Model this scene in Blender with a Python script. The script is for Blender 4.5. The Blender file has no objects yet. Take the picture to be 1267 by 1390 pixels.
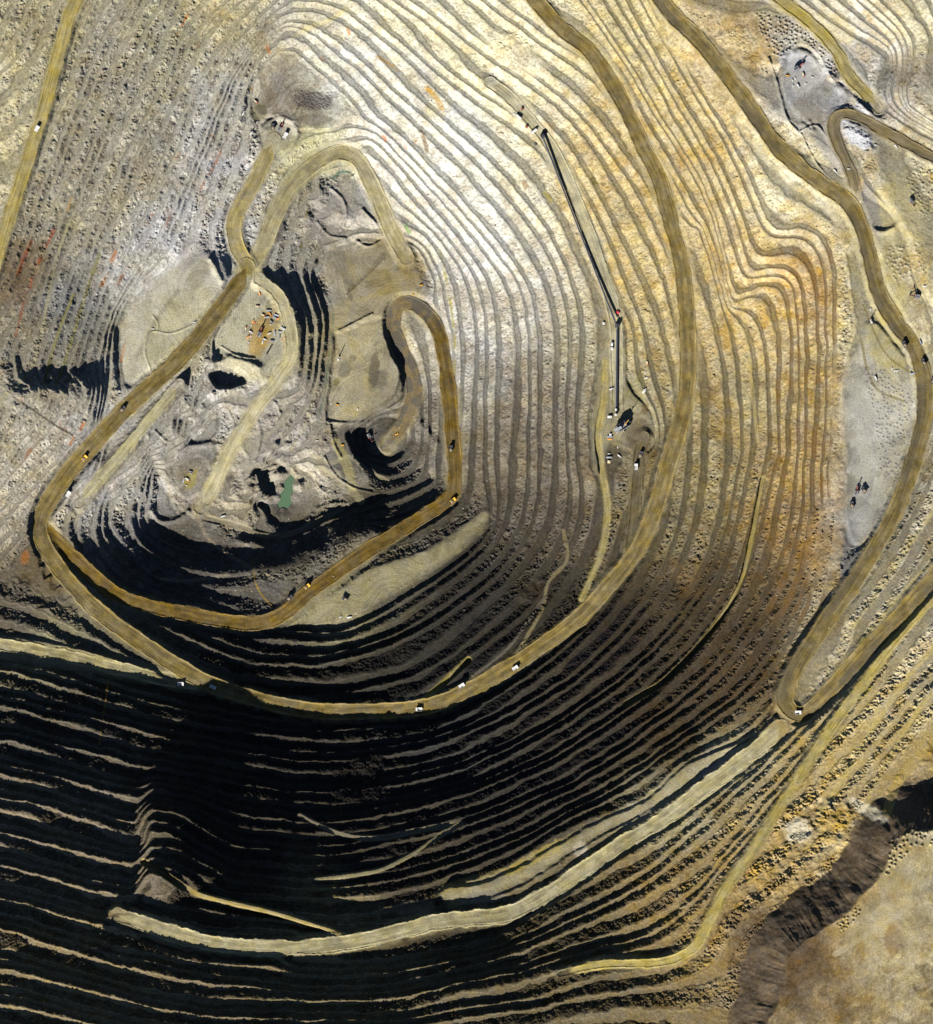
import bpy, bmesh, math, random
import numpy as np
from mathutils import Vector, Matrix

# ---------------------------------------------------------------- camera, sky, sun, exposure
scene = bpy.context.scene
S = 1.8            # metres per photo pixel
CX, CY = 633.5, 695.0
STEP = 15.0        # bench height in metres
CAMH = 60000.0
ZREF = 20 * STEP
cam_data = bpy.data.cameras.new("camera")
cam = bpy.data.objects.new("camera", cam_data)
scene.collection.objects.link(cam)
scene.camera = cam
cam.location = (0, 0, ZREF + CAMH)
cam_data.sensor_fit = 'VERTICAL'
cam_data.sensor_height = 24.0
cam_data.lens = 24.0 * CAMH / (1390 * S)
cam_data.clip_start = 100.0
cam_data.clip_end = 200000.0

SUN_EL = math.radians(32.3)
SUN_AZ = math.radians(205)       # compass bearing the light comes from
world = bpy.data.worlds.new("World")
scene.world = world
world.use_nodes = True
nt = world.node_tree
bg = nt.nodes['Background']
sky = nt.nodes.new('ShaderNodeTexSky')
sky.sky_type = 'NISHITA'
sky.sun_disc = False
sky.sun_elevation = SUN_EL
sky.sun_rotation = SUN_AZ
sky.altitude = 3000
sky.air_density = 0.7
sky.dust_density = 0.2
nt.links.new(sky.outputs[0], bg.inputs[0])
bg.inputs[1].default_value = 0.05
sun_data = bpy.data.lights.new("sun", 'SUN')
sun_data.energy = 5.0
sun_data.angle = math.radians(0.53)
sun_data.color = (1.0, 0.975, 0.925)
sun = bpy.data.objects.new("sun", sun_data)
scene.collection.objects.link(sun)
d = Vector((math.sin(SUN_AZ) * math.cos(SUN_EL), math.cos(SUN_AZ) * math.cos(SUN_EL), math.sin(SUN_EL)))
sun.rotation_euler = d.to_track_quat('Z', 'Y').to_euler()
sun.location = (0, 0, 3000)
scene.view_settings.view_transform = 'Standard'
scene.view_settings.look = 'None'
scene.view_settings.exposure = 1.12
scene.view_settings.gamma = 1.0
scene.cycles.max_bounces = 3
scene.cycles.diffuse_bounces = 0

# ---------------------------------------------------------------- numeric helpers
rng = np.random.RandomState(7)
F = np.float32

def noise(X, Y, scale, seed, octv=1, gain=0.5, ay=1.0):
    """value noise in -1..1 (sum of octaves)"""
    out = np.zeros(np.broadcast(X, Y).shape, F)
    amp, tot, sc = 1.0, 0.0, float(scale)
    N = 512
    for o in range(octv):
        r = np.random.RandomState(seed * 17 + o)
        T = r.rand(N, N).astype(F) * 2 - 1
        th = 0.0 if scale == 1.0 else 0.6 + 1.1 * o + seed * 0.37
        cr, sr = math.cos(th), math.sin(th)
        u = (X * cr - Y * sr) / sc + 91.3 * (o + 1); v = (X * sr + Y * cr) / (sc * ay) + 37.7 * (o + 1)
        iu = np.floor(u).astype(np.int32); iv = np.floor(v).astype(np.int32)
        fu = (u - iu).astype(F); fv = (v - iv).astype(F)
        fu = fu * fu * (3 - 2 * fu); fv = fv * fv * (3 - 2 * fv)
        a = T[iv % N, iu % N]; b = T[iv % N, (iu + 1) % N]
        c = T[(iv + 1) % N, iu % N]; e = T[(iv + 1) % N, (iu + 1) % N]
        out += amp * ((a * (1 - fu) + b * fu) * (1 - fv) + (c * (1 - fu) + e * fu) * fv)
        tot += amp; amp *= gain; sc *= 0.5
    return out / tot

def sstep(a, b, x):
    t = np.clip((x - a) / (b - a), 0, 1)
    return t * t * (3 - 2 * t)

def spline(pts, n=8):
    """Catmull-Rom through points of any dimension"""
    P = np.array(pts, float)
    if len(P) < 3: return P
    Q = np.vstack([2 * P[0] - P[1], P, 2 * P[-1] - P[-2]])
    out = []
    for i in range(1, len(Q) - 2):
        for k in range(n):
            t = k / n
            p0, p1, p2, p3 = Q[i - 1], Q[i], Q[i + 1], Q[i + 2]
            out.append(0.5 * (2 * p1 + (p2 - p0) * t + (2 * p0 - 5 * p1 + 4 * p2 - p3) * t * t + (3 * p1 - p0 - 3 * p2 + p3) * t ** 3))
    out.append(P[-1])
    return np.array(out)

# ---------------------------------------------------------------- surveyed lines: x, y in photo pixels, level in benches
ROADS = {}   # name -> (points (x,y,level), width px, colour, label-less)
ROADS['main'] = ([(700,-40,27.4),(712,-20,27),(730,5,26.5),(762,40,26),(800,70,25.5),(828,110,25),(850,150,24.7),(873,200,24.2),(893,240,23.8),(905,280,23.4),(915,320,23),(925,360,22.6),(931,410,22.2),(934,460,21.8),(933,520,21.2),(925,570,20.8),(908,630,20.3),(890,690,19.8),(866,745,19.2),(830,790,18.6),(790,835,18.2),(745,870,17.8),(700,900,17.4),(650,930,17),(600,953,16.7),(560,962,16.5),(500,966,16.3),(440,966,16.1),(380,957,15.8),(330,944,15.5),(289,930,15.3),(245,907,15),(200,878,14.6),(150,843,14.2),(110,808,13.9),(75,765,13.5),(55,728,13.2),(56,700,13),(75,665,13),(100,632,13),(130,598,13),(165,560,12.9),(200,527,12.7),(235,495,12.4),(262,465,12),(285,435,11.6),(305,410,11.2),(322,385,10.8),(335,360,10.5)], 22, (148,130,84))
ROADS['inner'] = ([(62,722,13.1),(95,752,12.9),(130,785,12.8),(160,808,12.7),(200,822,12.3),(260,835,11.4),(320,845,10.5),(360,844,9.9),(388,830,9.6),(420,803,9.2),(460,775,8.7),(500,747,8.2),(560,710,7.3),(603,682,7.05),(617,660,6.9),(616,610,6.5),(611,550,6),(605,500,5.5),(597,455,5),(582,427,4.5),(560,411,4.1),(541,414,3.8),(534,438,3.5),(543,470,3.2),(557,500,2.9),(562,535,2.5),(548,572,1.9),(525,605,1.2)], 20, (138,115,66))
ROADS['shovel_ramp'] = ([(337,362,10.5),(322,335,10.8),(317,305,11.0),(328,275,11.1),(346,245,11.2),(360,215,11.4),(372,188,11.5)], 20, (172,156,102))
ROADS['loop'] = ([(343,358,10.4),(360,325,10.2),(375,288,10),(395,252,9.7),(425,222,9.4),(458,206,9.1),(485,215,8.6),(503,245,8),(518,280,7.3),(533,315,6.2),(552,348,5.1)], 21, (186,174,130))
ROADS['crest'] = ([(870,-32,36.6),(885,-15,36.5),(910,20,36.3),(950,60,36),(985,105,35.8),(1015,145,35.6),(1045,190,35.4),(1080,225,35.2),(1115,252,35),(1148,275,34.9),(1168,310,34.8),(1180,355,34.7),(1192,400,34.7),(1215,440,34.7),(1240,475,34.8),(1253,520,34.9),(1252,570,35),(1238,625,35.2),(1215,690,35.6),(1185,745,36),(1150,800,36.4),(1115,850,36.8),(1085,895,37),(1068,930,37.2),(1065,953,37.3),(1080,968,37.4),(1100,960,37.6),(1130,930,38),(1165,890,38.6),(1205,850,39.2),(1245,805,39.8),(1290,755,40.5),(1330,715,41)], 22, (152,134,88))
ROADS['grey_spur'] = ([(1320,240,38.2),(1290,228,38),(1262,215,37.8),(1230,198,37.5),(1195,178,37.1),(1160,160,36.8),(1138,158,36.6),(1129,174,36.5),(1138,203,36.2),(1153,235,35.8),(1162,272,35.1)], 15, (140,126,94))
ROADS['north_pad'] = ([(1025,-30,38.2),(1045,-8,38),(1075,15,37.6),(1110,45,37.2),(1135,75,36.9),(1150,105,36.7),(1175,132,36.6),(1190,150,36.9)], 15, (176,160,102))
ROADS['east_ramp'] = ([(1320,760,42.3),(1290,787,42.1),(1250,825,41.8),(1210,870,41.4),(1170,925,41.2),(1130,980,41.6),(1090,1040,42.4),(1055,1095,43.2),(1020,1150,44.2),(985,1200,44.9),(965,1240,45.2),(942,1280,45.3),(905,1300,45.1),(860,1304,44.9),(810,1306,44.7),(760,1318,44.6)], 12, (192,174,110))
ROADS['south_bench'] = ([(1058,985,37.3),(1020,1020,37.2),(960,1065,37.1),(900,1110,37),(850,1140,37),(790,1180,37),(740,1213,37),(690,1238,37),(640,1244,37),(600,1248,37),(550,1260,37.2),(500,1272,37.5),(440,1281,38),(370,1285,38.5),(300,1280,38.4),(240,1266,38.2),(195,1250,38),(162,1240,37.8)], 22, (196,185,142))
ROADS['west_bench'] = ([(-40,868,17.2),(-20,872,17),(30,880,16.8),(80,888,16.4),(130,900,16),(180,912,15.6),(225,922,15.3),(262,926,15.2)], 19, (186,174,130))
ROADS['north_west'] = ([(118,-20,31.5),(125,-40,31.6),(112,-10,31.5),(97,20,31.3),(80,80,31),(64,140,30.7),(46,200,30.3),(26,260,29.9),(7,320,29.5),(-8,370,29.2),(-24,420,29)], 16, (186,170,116))
ROADS['north_west'] = (ROADS['north_west'][0][1:], 16, (176,160,104))
ROADS['crusher_road'] = ([(875,592,17.9),(868,615,17.9),(866,650,18.1),(862,700,18.6),(856,745,19)], 15, (125,113,82))
ROADS['terrace_path'] = ([(822,470,17.5),(820,540,17.4),(812,590,17.2),(818,640,17.0),(825,690,17.0),(818,745,17.4),(800,790,17.9),(790,812,18.2)], 7, (178,163,110))
ROADS['belt_terrace'] = ([(665,112,20.2),(690,130,19.8),(730,175,19.1),(760,220,18.7),(790,290,18.4),(815,360,18.1),(835,430,17.8),(838,500,17.5),(838,560,17.45)], 17, (198,188,152))
ROADS['camp_road'] = ([(352,378,10.1),(378,400,9.7),(392,440,9.6),(396,480,9.5),(378,512,8.8),(348,552,8),(322,592,7.2),(302,628,6.5),(288,660,5.8),(270,690,5.2)], 17, (194,184,144))
ROADS['side_strip'] = ([(243,520,12.5),(200,572,12.6),(150,632,12.7),(105,684,12.8)], 14, (190,180,136))
ROADS['lower_ramp'] = ([(262,700,5.1),(290,706,4.8),(325,716,4.5),(360,727,4.2),(395,724,3.9),(430,708,3.7),(470,690,3.6)], 6, (150,140,115))
ROADS['wall_ramp'] = ([(566,957,16.4),(590,938,15.6),(612,918,15.0),(636,896,14.3)], 6, (175,160,100))
ROADS['gully_ramp'] = ([(196,1168,32.6),(225,1185,33.8),(262,1208,35.0),(310,1222,35.9),(370,1236,36.6),(430,1254,37.2),(470,1268,37.6)], 5, (185,165,110))
ROADS['mid_ramp'] = ([(408,1106,26.4),(440,1122,27.4),(475,1134,28.3),(520,1136,28.9),(570,1126,29.0),(625,1116,29.1)], 5, (140,130,105))
ROADS['slot_ramp'] = ([(622,1118,29.2),(590,1138,30.2),(560,1158,31.2),(520,1178,32.1),(480,1186,32.4),(430,1192,32.6)], 4, (150,140,105))
ROADS['ledge_ramp'] = ([(1035,650,25.4),(1020,730,25.4),(1005,790,25.4),(980,835,25.3),(945,880,25.2),(900,925,25.2),(850,955,25.2)], 5, (165,148,95))

CONT = [
 (17.4, [(825,640),(815,720),(785,785),(740,850),(690,891),(650,919)]),
 (17.4, [(398,-8),(404,-9),(440,-2),(480,8)]),
 (17.4, [(398,-8),(348,44),(300,110),(262,190),(225,270),(190,330),(158,382),(138,432),(112,505),(72,575),(15,655),(-30,700)]),

 (11.8, [(345,112),(385,68),(420,88),(476,142),(490,166),(523,184),(605,270),(665,340),(703,400),(712,480),(712,560)]),
 (13.3, [(180,470),(200,410),(250,325),(290,220),(335,105),(360,66),(384,44),(392,41),(425,64),(490,122),(503,138),(512,152),(550,182),(632,268),(692,338),(728,400),(735,480),(735,560),(738,620),(730,700),(690,770),(620,830),(540,880),(450,905),(350,908),(310,900)]),
 (9.2, [(494,190),(530,225),(575,282),(625,342),(655,400),(660,480),(655,560),(655,650)]),
 (9.2, [(655,650),(662,690),(640,735),(580,780),(500,830),(450,852)]),
 (4.9, [(552,330),(570,345),(590,392)]),
 (23, [(290,-40),(250,10),(190,140),(150,220),(105,320),(75,400),(45,480),(0,570),(-40,640)]),
 (36, [(-30,80),(0,20),(20,-30)]),
 (33.2, [(1127,620),(1133,480),(1131,370),(1117,322),(1085,305),(1058,312),(1040,296),(1018,245),(990,190),(958,135),(925,75),(893,25),(870,-20)]),
 (31.6, [(1108,620),(1114,480),(1110,392),(1099,350),(1078,332),(1050,335),(1034,340),(1022,312),(1005,266),(975,203),(940,145),(907,90),(870,22),(850,-20)]),
 (28.5, [(1072,620),(1075,480),(1071,412),(1058,386),(1030,384),(1004,398),(990,362),(976,305),(950,235),(912,175),(880,120),(845,65),(800,0)]),
 (30, [(1090,620),(1094,480),(1088,400),(1074,370),(1042,364),(1020,372),(1006,335),(988,285),(958,220),(922,155),(888,92),(850,32),(820,-20)]),
 (27, [(1055,620),(1056,480),(1050,432),(1038,402),(1012,400),(992,412),(976,335),(950,265),(915,205),(880,148),(850,95),(815,42),(770,-20)]),
 (24, [(1003,620),(1000,500),(985,430),(965,365),(945,310)]),
 (34.2, [(1132,620),(1135,700),(1128,770),(1105,840),(1075,900),(1050,945)]),
 (34.4, [(1150,330),(1165,420),(1190,520),(1200,600),(1190,680),(1165,740)]),
 (30, [(1088,620),(1085,700),(1065,780),(1025,850),(990,898),(948,940),(890,985),(832,1022),(765,1062),(700,1092),(620,1124),(520,1146),(450,1160),(380,1155),(300,1146),(215,1132),(190,1138),(100,1108),(0,1080),(-50,1068)]),
 (23, [(980,620),(972,700),(945,775),(900,840),(850,890),(790,940),(720,985),(650,1020),(600,1040),(450,1066),(300,1045),(200,1030),(100,1000),(0,975),(-50,965)]),
 (35.4, [(1045,965),(1000,1005),(930,1035),(870,1085),(800,1118),(740,1150),(690,1180),(630,1202),(580,1225),(500,1240),(430,1245)]),
 (37.0, [(-50,1176),(0,1188),(80,1211),(150,1233)]),
 (46.5, [(1000,1290),(1040,1245),(1085,1205),(1130,1165),(1155,1128),(1180,1108),(1200,1075),(1215,1050),(1240,1015),(1267,980),(1320,930)]),
 (38.3, [(1062,-22),(1100,10),(1150,46),(1200,73),(1203,90),(1190,115),(1186,135),(1210,160),(1267,192),(1310,210)]),
 (44, [(1170,-30),(1215,10),(1250,50),(1252,62),(1237,110),(1232,140),(1267,165),(1310,188)]),
 (36.8, [(1180,230),(1215,300),(1240,360),(1267,440),(1290,500)]),
 (38, [(1300,600),(1275,660),(1240,730),(1200,790),(1150,850)]),
 (9.1, [(383,285),(376,330),(368,366),(385,405),(406,438),(408,485),(398,530)]),
 (7.3, [(420,283),(418,322)]),
 (5.0, [(428,372),(444,397),(456,430),(455,500),(446,560),(424,595)]),
 (7, [(398,545),(380,590),(350,640),(325,678)]),
 (5, [(415,600),(385,640),(355,668)]),
 (7.6, [(440,240),(475,232),(497,262),(512,300)]),
 (5.0, [(215,640),(208,690),(216,716),(240,733),(300,740),(340,746),(400,730),(440,712),(470,698)]),
 (9.0, [(165,675),(152,700),(166,735),(190,762),(220,785),(300,792),(350,785),(400,774),(450,747),(500,722)]),
 (3.4, [(365,640),(358,675),(376,700),(400,704),(414,690),(414,660),(400,638),(365,640)]),
 (4.2, [(480,690),(540,668),(590,648)]),
 (11.0, [(250,545),(200,610),(150,655),(118,685),(112,705),(130,750),(160,785)]),
 (6.3, [(300,560),(262,600),(225,650)]),
]
VARL = [  # free lines with changing level
 [(60,730,13.3),(20,768,14),(-40,800,14.6)],
 [(-50,1257,42.4),(0,1268,42.6),(120,1312,43),(250,1348,43.2),(400,1378,44.8),(500,1380,45.2)],
 [(480,8,17.6),(560,45,19),(640,90,20.3),(690,130,19.8),(730,175,19.1),(760,220,18.7),(790,290,18.4),(815,360,18.1),(835,430,17.8),(838,500,17.5),(836,560,17.4),(825,640,17.4)],
 [(600,1345,44),(700,1330,44),(800,1285,43),(850,1265,42.5),(900,1235,42.3),(950,1190,42),(985,1140,41.5),(1015,1090,40.6)],
 [(120,-55,33),(250,-55,26.5),(400,-55,22),(500,-55,22),(640,-55,26),(760,-55,29)],
 [(-50,1445,55),(200,1445,50.7),(400,1445,49.6),(600,1445,49.5),(750,1445,50),(900,1445,50)],
 [(400,1305,38.5),(500,1298,37.9),(600,1280,37.6),(680,1262,37.5)],
 [(440,640,4.0),(500,650,4.0),(470,600,4.1)],
 [(900,-50,38),(1000,-50,39.5),(1150,-50,42.5),(1320,-50,48),(1320,60,48)],
]
# level patches: polygon, level, outer blend px, terrace kept?
PATCH = [
 ([(325,388),(350,377),(368,382),(385,412),(403,440),(403,480),(385,518),(360,510),(335,492),(300,478),(292,468),(303,440)], 9.3, 5),
 ([(165,445),(200,392),(250,352),(280,350),(298,368),(303,388),(290,408),(270,432),(240,462),(200,496),(172,515)], 12.5, 15),
 ([(438,352),(475,336),(528,333),(552,355),(578,392),(560,400),(535,402),(525,425),(457,450),(456,402)], 4.9, 12),
 ([(457,454),(520,432),(530,470),(540,505),(528,540),(480,568),(447,572),(452,510)], 4.5, 6),
 ([(490,588),(520,566),(545,582),(548,600),(530,616),(510,621),(494,606)], 0.9, 14),
 ([(360,90),(385,72),(415,92),(470,140),(472,158),(440,172),(400,170),(370,155),(348,150),(345,120)], 11.8, 7),
 ([(356,172),(372,160),(394,162),(402,178),(392,200),(366,205)], 11.5, 7),
 ([(395,818),(440,806),(500,775),(580,748),(635,712),(658,694),(660,712),(622,748),(560,788),(480,832),(430,846),(385,845)], 9.2, 5),
 ([(1060,85),(1080,70),(1105,78),(1120,105),(1150,130),(1130,150),(1100,165),(1080,150),(1065,120)], 36.2, 8),
 ([(1020,25),(1070,30),(1110,60),(1135,85),(1130,110),(1105,70),(1080,60),(1050,90),(1030,60)], 37.0, 6),
 ([(1142,520),(1165,470),(1180,440),(1210,470),(1235,510),(1238,560),(1225,620),(1195,690),(1165,735),(1150,700),(1150,620)], 34.4, 8),
 ([(1170,280),(1200,290),(1225,330),(1240,390),(1262,430),(1255,470),(1230,450),(1200,400),(1182,350)], 35.0, 12),
 ([(806,560),(818,490),(826,440),(845,440),(850,520),(880,560),(886,600),(860,610),(830,600),(812,640),(806,600)], 17.5, 6),
 ([(1000,1012),(930,1040),(880,1085),(800,1122),(745,1155),(700,1180),(650,1200),(605,1206),(612,1222),(660,1215),(720,1190),(780,1150),(850,1112),(930,1068),(1030,1000)], 35.6, 5),
 ([(290,508),(306,500),(320,505),(328,514),(310,520),(297,519)], 7.3, 9),
 ([(235,635),(268,622),(280,640),(265,668),(246,672)], 5.9, 6),
 ([(-40,860),(30,868),(100,882),(160,900),(215,915),(215,925),(150,918),(80,905),(-40,900)], 16.6, 5),
]
# ridges: line, half width px, height m
RIDGE = [
 ([(362,175),(368,163),(382,158),(397,165),(403,178)], 4.5, 9),
 ([(352,205),(345,225),(330,245),(318,262)], 4, 6),
 ([(1057,95),(1064,80),(1082,72),(1100,78),(1112,92),(1128,112),(1150,130),(1175,150),(1200,172)], 6, 9),
 ([(1148,178),(1160,182),(1172,192),(1178,205)], 8, 9),
 ([(240,612),(258,606),(280,603),(296,604),(300,614)], 4.5, 8),
 ([(285,352),(292,366),(300,380)], 4, 9),
 ([(288,492),(310,487),(335,492),(350,498)], 6, 12),
 ([(290,534),(310,529),(328,527)], 6, 11),
 ([(505,425),(460,448)], 1.8, 5),
 ([(523,425),(533,455),(545,482),(546,505)], 3, 8),
 ([(445,572),(470,574),(498,572)], 2.2, 5),
 ([(447,575),(452,600),(462,620)], 2.2, 5),
 ([(345,560),(353,590),(345,625)], 3, 5),
 ([(1175,308),(1190,316),(1205,314),(1217,306)], 4, 9),
 ([(1145,165),(1165,172),(1185,178)], 3, 6),
 ([(478,238),(500,228),(495,250)], 1.6, 5),
 ([(478,322),(500,333),(522,322)], 1.8, 5),
 ([(492,283),(512,305),(522,325)], 1.8, 5),
 ([(205,693),(212,705),(225,708),(240,705),(255,695)], 4, 9),
 ([(590,600),(580,585),(572,575)], 5, 9),
 ([(1097,168),(1102,180),(1088,170)], 3, 5),
 ([(325,735),(345,738),(360,745)], 5, 8),
 ([(430,690),(450,684),(470,682)], 3, 5),
 ([(1042,82),(1052,110),(1060,140),(1068,165),(1085,185)], 2, 5),
 ([(1085,180),(1105,172),(1118,184),(1135,205),(1150,228)], 1.6, 5),
 ([(205,505),(196,475),(205,450),(232,452),(262,440),(290,425)], 1.3, 2.2),
 ([(210,462),(214,440),(207,428)], 1.2, 2.0),
 ([(300,470),(322,482),(345,486)], 1.6, 3.0),
 ([(305,548),(300,575),(285,600)], 2.2, 4.0),
 ([(318,562),(330,585),(326,605),(312,600)], 2.0, 4.5),
 ([(330,655),(352,640),(372,632)], 1.8, 4.0),
 ([(210,585),(228,600),(240,590)], 2.0, 4.0),
 ([(470,400),(500,372),(522,350)], 1.2, 1.8),
 ([(440,620),(455,645),(480,662),(505,668)], 1.6, 4.0),
 ([(352,540),(372,545),(380,560)], 2.2, 4.5),
 ([(428,655),(440,668),(458,672)], 2.0, 3.5),
 ([(285,640),(275,665),(262,685)], 1.6, 3.5),
 ([(450,255),(465,270),(470,292),(462,310)], 2.4, 5.0),
 ([(430,300),(446,318),(468,322)], 2.2, 4.0),
 ([(1086,183),(1100,212),(1120,240),(1142,255)], 1.6, 4),
]
# ---------------------------------------------------------------- macro level field (harmonic interpolation of the survey)
GX0, GY0, GX1, GY1 = -80, -80, 1352, 1472
def solve_level():
    prev = None
    for cs in (32, 16, 8, 4):
        nx = int((GX1 - GX0) / cs) + 1; ny = int((GY1 - GY0) / cs) + 1
        acc = np.zeros((ny, nx)); cnt = np.zeros((ny, nx))
        def put(P):
            Q = spline(P, 10)
            seg = np.linalg.norm(np.diff(Q[:, :2], axis=0), axis=1)
            for i in range(len(Q) - 1):
                k = max(1, int(seg[i] / (cs * 0.5)) + 1)
                t = np.linspace(0, 1, k, endpoint=False)[:, None]
                R = Q[i] * (1 - t) + Q[i + 1] * t
                ix = np.rint((R[:, 0] - GX0) / cs).astype(int); iy = np.rint((R[:, 1] - GY0) / cs).astype(int)
                ok = (ix >= 0) & (ix < nx) & (iy >= 0) & (iy < ny)
                np.add.at(acc, (iy[ok], ix[ok]), R[ok, 2]); np.add.at(cnt, (iy[ok], ix[ok]), 1)
        for L, pts in CONT: put([(x, y, L) for x, y in pts])
        for pts in VARL: put(pts)
        for nm, (pts, w, c) in ROADS.items():
            if nm in ('ledge_ramp', 'side_strip', 'mid_ramp', 'slot_ramp', 'gully_ramp', 'wall_ramp', 'terrace_path'): continue
            put(pts)
        for P, L, b in PATCH[:13]:
            for q in (1.0,):
                put([(x, y, L) for x, y in P] + [(P[0][0], P[0][1], L)])
        fix = cnt > 0
        val = np.where(fix, acc / np.maximum(cnt, 1), 0)
        if prev is None:
            U = np.full((ny, nx), 20.0)
        else:
            py, px = prev.shape
            yy = np.clip(np.arange(ny) * (py - 1) / (ny - 1), 0, py - 1.001); xx = np.clip(np.arange(nx) * (px - 1) / (nx - 1), 0, px - 1.001)
            iy = yy.astype(int); ix = xx.astype(int); fy = (yy - iy)[:, None]; fx = (xx - ix)[None]
            U = (prev[iy][:, ix] * (1 - fy) * (1 - fx) + prev[iy + 1][:, ix] * fy * (1 - fx) + prev[iy][:, ix + 1] * (1 - fy) * fx + prev[iy + 1][:, ix + 1] * fy * fx)
        U[fix] = val[fix]
        red = ((np.add.outer(np.arange(ny), np.arange(nx)) % 2) == 0)
        om = 1.85 if cs < 32 else 1.7
        for it in range(260 if cs > 4 else 200):
            for m in (red, ~red):
                V = np.pad(U, 1, mode='edge')
                N = 0.25 * (V[:-2, 1:-1] + V[2:, 1:-1] + V[1:-1, :-2] + V[1:-1, 2:])
                U = np.where(m & ~fix, U + om * (N - U), U)
        prev = U
    return prev
LV = solve_level()
def blur(A, n):
    for _ in range(n):
        V = np.pad(A, 1, mode='edge')
        A = (V[:-2, 1:-1] + V[2:, 1:-1] + V[1:-1, :-2] + V[1:-1, 2:] + 4 * A) / 8
    return A
LV = blur(LV, 3)

def axis(a0, a1):
    inner = np.arange(a0, a1 + 0.5, 0.8)
    o = []; st = 3.0; v = 0
    while v < 2600: v += st; o.append(v); st *= 1.22
    o = np.array(o)
    return np.concatenate([a0 - o[::-1], inner, a1 + o])
XS = axis(-30, 1297); YS = axis(-30, 1420)
X, Y = np.meshgrid(XS.astype(F), YS.astype(F))
def sample(A, X, Y, cs=4.0):
    ny, nx = A.shape
    u = np.clip((X - GX0) / cs, 0, nx - 1.001); v = np.clip((Y - GY0) / cs, 0, ny - 1.001)
    iu = u.astype(np.int32); iv = v.astype(np.int32); fu = u - iu; fv = v - iv
    return (A[iv, iu] * (1 - fu) * (1 - fv) + A[iv, iu + 1] * fu * (1 - fv) + A[iv + 1, iu] * (1 - fu) * fv + A[iv + 1, iu + 1] * fu * fv).astype(F)

def gauss(cx, cy, rx, ry=None, rot=0):
    ry = ry or rx
    c, s = math.cos(rot), math.sin(rot)
    u = (X - cx) * c + (Y - cy) * s; v = -(X - cx) * s + (Y - cy) * c
    return np.exp(-(u / rx) ** 2 - (v / ry) ** 2)

def sdf(P, x, y):
    P = np.array(P, float); n = len(P)
    d = np.full(x.shape, 1e9, F); ins = np.zeros(x.shape, bool)
    for i in range(n):
        ax, ay = P[i]; bx, by = P[(i + 1) % n]
        ex, ey = bx - ax, by - ay
        tt = np.clip(((x - ax) * ex + (y - ay) * ey) / (ex * ex + ey * ey + 1e-9), 0, 1)
        d = np.minimum(d, np.hypot(x - ax - ex * tt, y - ay - ey * tt))
        c = ((ay > y) != (by > y))
        if by != ay: ins ^= c & (x < ex * (y - ay) / (by - ay) + ax)
    return np.where(ins, -d, d)

def window(x0, x1, y0, y1):
    i0, i1 = np.searchsorted(XS, [x0, x1]); j0, j1 = np.searchsorted(YS, [y0, y1])
    return slice(max(0, j0), max(1, j1)), slice(max(0, i0), max(1, i1))

def line_field(P, reach, n=6):
    """distance, arc length and interpolated third column near a polyline"""
    Q = spline(P, n); sl = np.concatenate([[0], np.cumsum(np.linalg.norm(np.diff(Q[:, :2], axis=0), axis=1))])
    w = window(Q[:, 0].min() - reach, Q[:, 0].max() + reach, Q[:, 1].min() - reach, Q[:, 1].max() + reach)
    x0 = XS[w[1]]; y0 = YS[w[0]]
    D = np.full((len(y0), len(x0)), 1e9, F); A = np.zeros_like(D); Z = np.zeros_like(D); SG = np.zeros_like(D)
    for i in range(len(Q) - 1):
        ax, ay = Q[i, :2]; bx, by = Q[i + 1, :2]
        i0, i1 = np.searchsorted(x0, [min(ax, bx) - reach, max(ax, bx) + reach]); j0, j1 = np.searchsorted(y0, [min(ay, by) - reach, max(ay, by) + reach])
        if i1 <= i0 or j1 <= j0: continue
        s = (slice(j0, j1), slice(i0, i1))
        x, y = np.meshgrid(x0[i0:i1], y0[j0:j1])
        ex, ey = bx - ax, by - ay; l2 = ex * ex + ey * ey + 1e-9
        tt = np.clip(((x - ax) * ex + (y - ay) * ey) / l2, 0, 1)
        dd = np.hypot(x - ax - ex * tt, y - ay - ey * tt)
        b = dd < D[s]
        D[s] = np.where(b, dd, D[s]); A[s] = np.where(b, sl[i] + tt * math.sqrt(l2), A[s])
        SG[s] = np.where(b, np.sign((x - ax) * ey - (y - ay) * ex), SG[s])
        if Q.shape[1] > 2: Z[s] = np.where(b, Q[i, 2] * (1 - tt) + Q[i + 1, 2] * tt, Z[s])
    return w, D, A, Z, SG

# domain warp: keeps bench lines wandering like real ones
east = sstep(440, 520, X) * (1 - sstep(820, 1000, Y))     # smoother cut faces
wamp = 2.6 - 1.5 * east
fw = gauss(300, 620, 120, 95) + gauss(395, 660, 60, 50) + gauss(450, 290, 55, 50)
WXf = fw * 15 * noise(X, Y, 24, 67, 2); WYf = fw * 15 * noise(X, Y, 24, 68, 2)
WX = noise(X, Y, 34, 1, 2) * wamp + WXf; WY = noise(X, Y, 34, 2, 2) * wamp + WYf
L = sample(LV, X + WX, Y + WY)
# offset gully in the west wall
f_ = 70 * (1 - sstep(0, 45, X))
m = sstep(503 - f_, 541 + f_, Y + (X - 30) * 0.06 + 7 * noise(X, Y, 12, 60, 2)) * (1 - sstep(118, 150, X))
m = m * (1 - sstep(590, 830, Y + X * 0.3))
L = L + 2.9 * m
# spur in the south wall
m = sstep(184, 212, X + (Y - 1100) * 0.10 + 7 * noise(X * 0.15, Y, 30, 3, 2)) * (1 - sstep(225, 330, X)) * sstep(1020, 1110, Y) * (1 - sstep(1185, 1230, Y))
L = L + (2.2 + 0.6 * noise(X * 0.2, Y, 44, 4, 1)) * m
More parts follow.
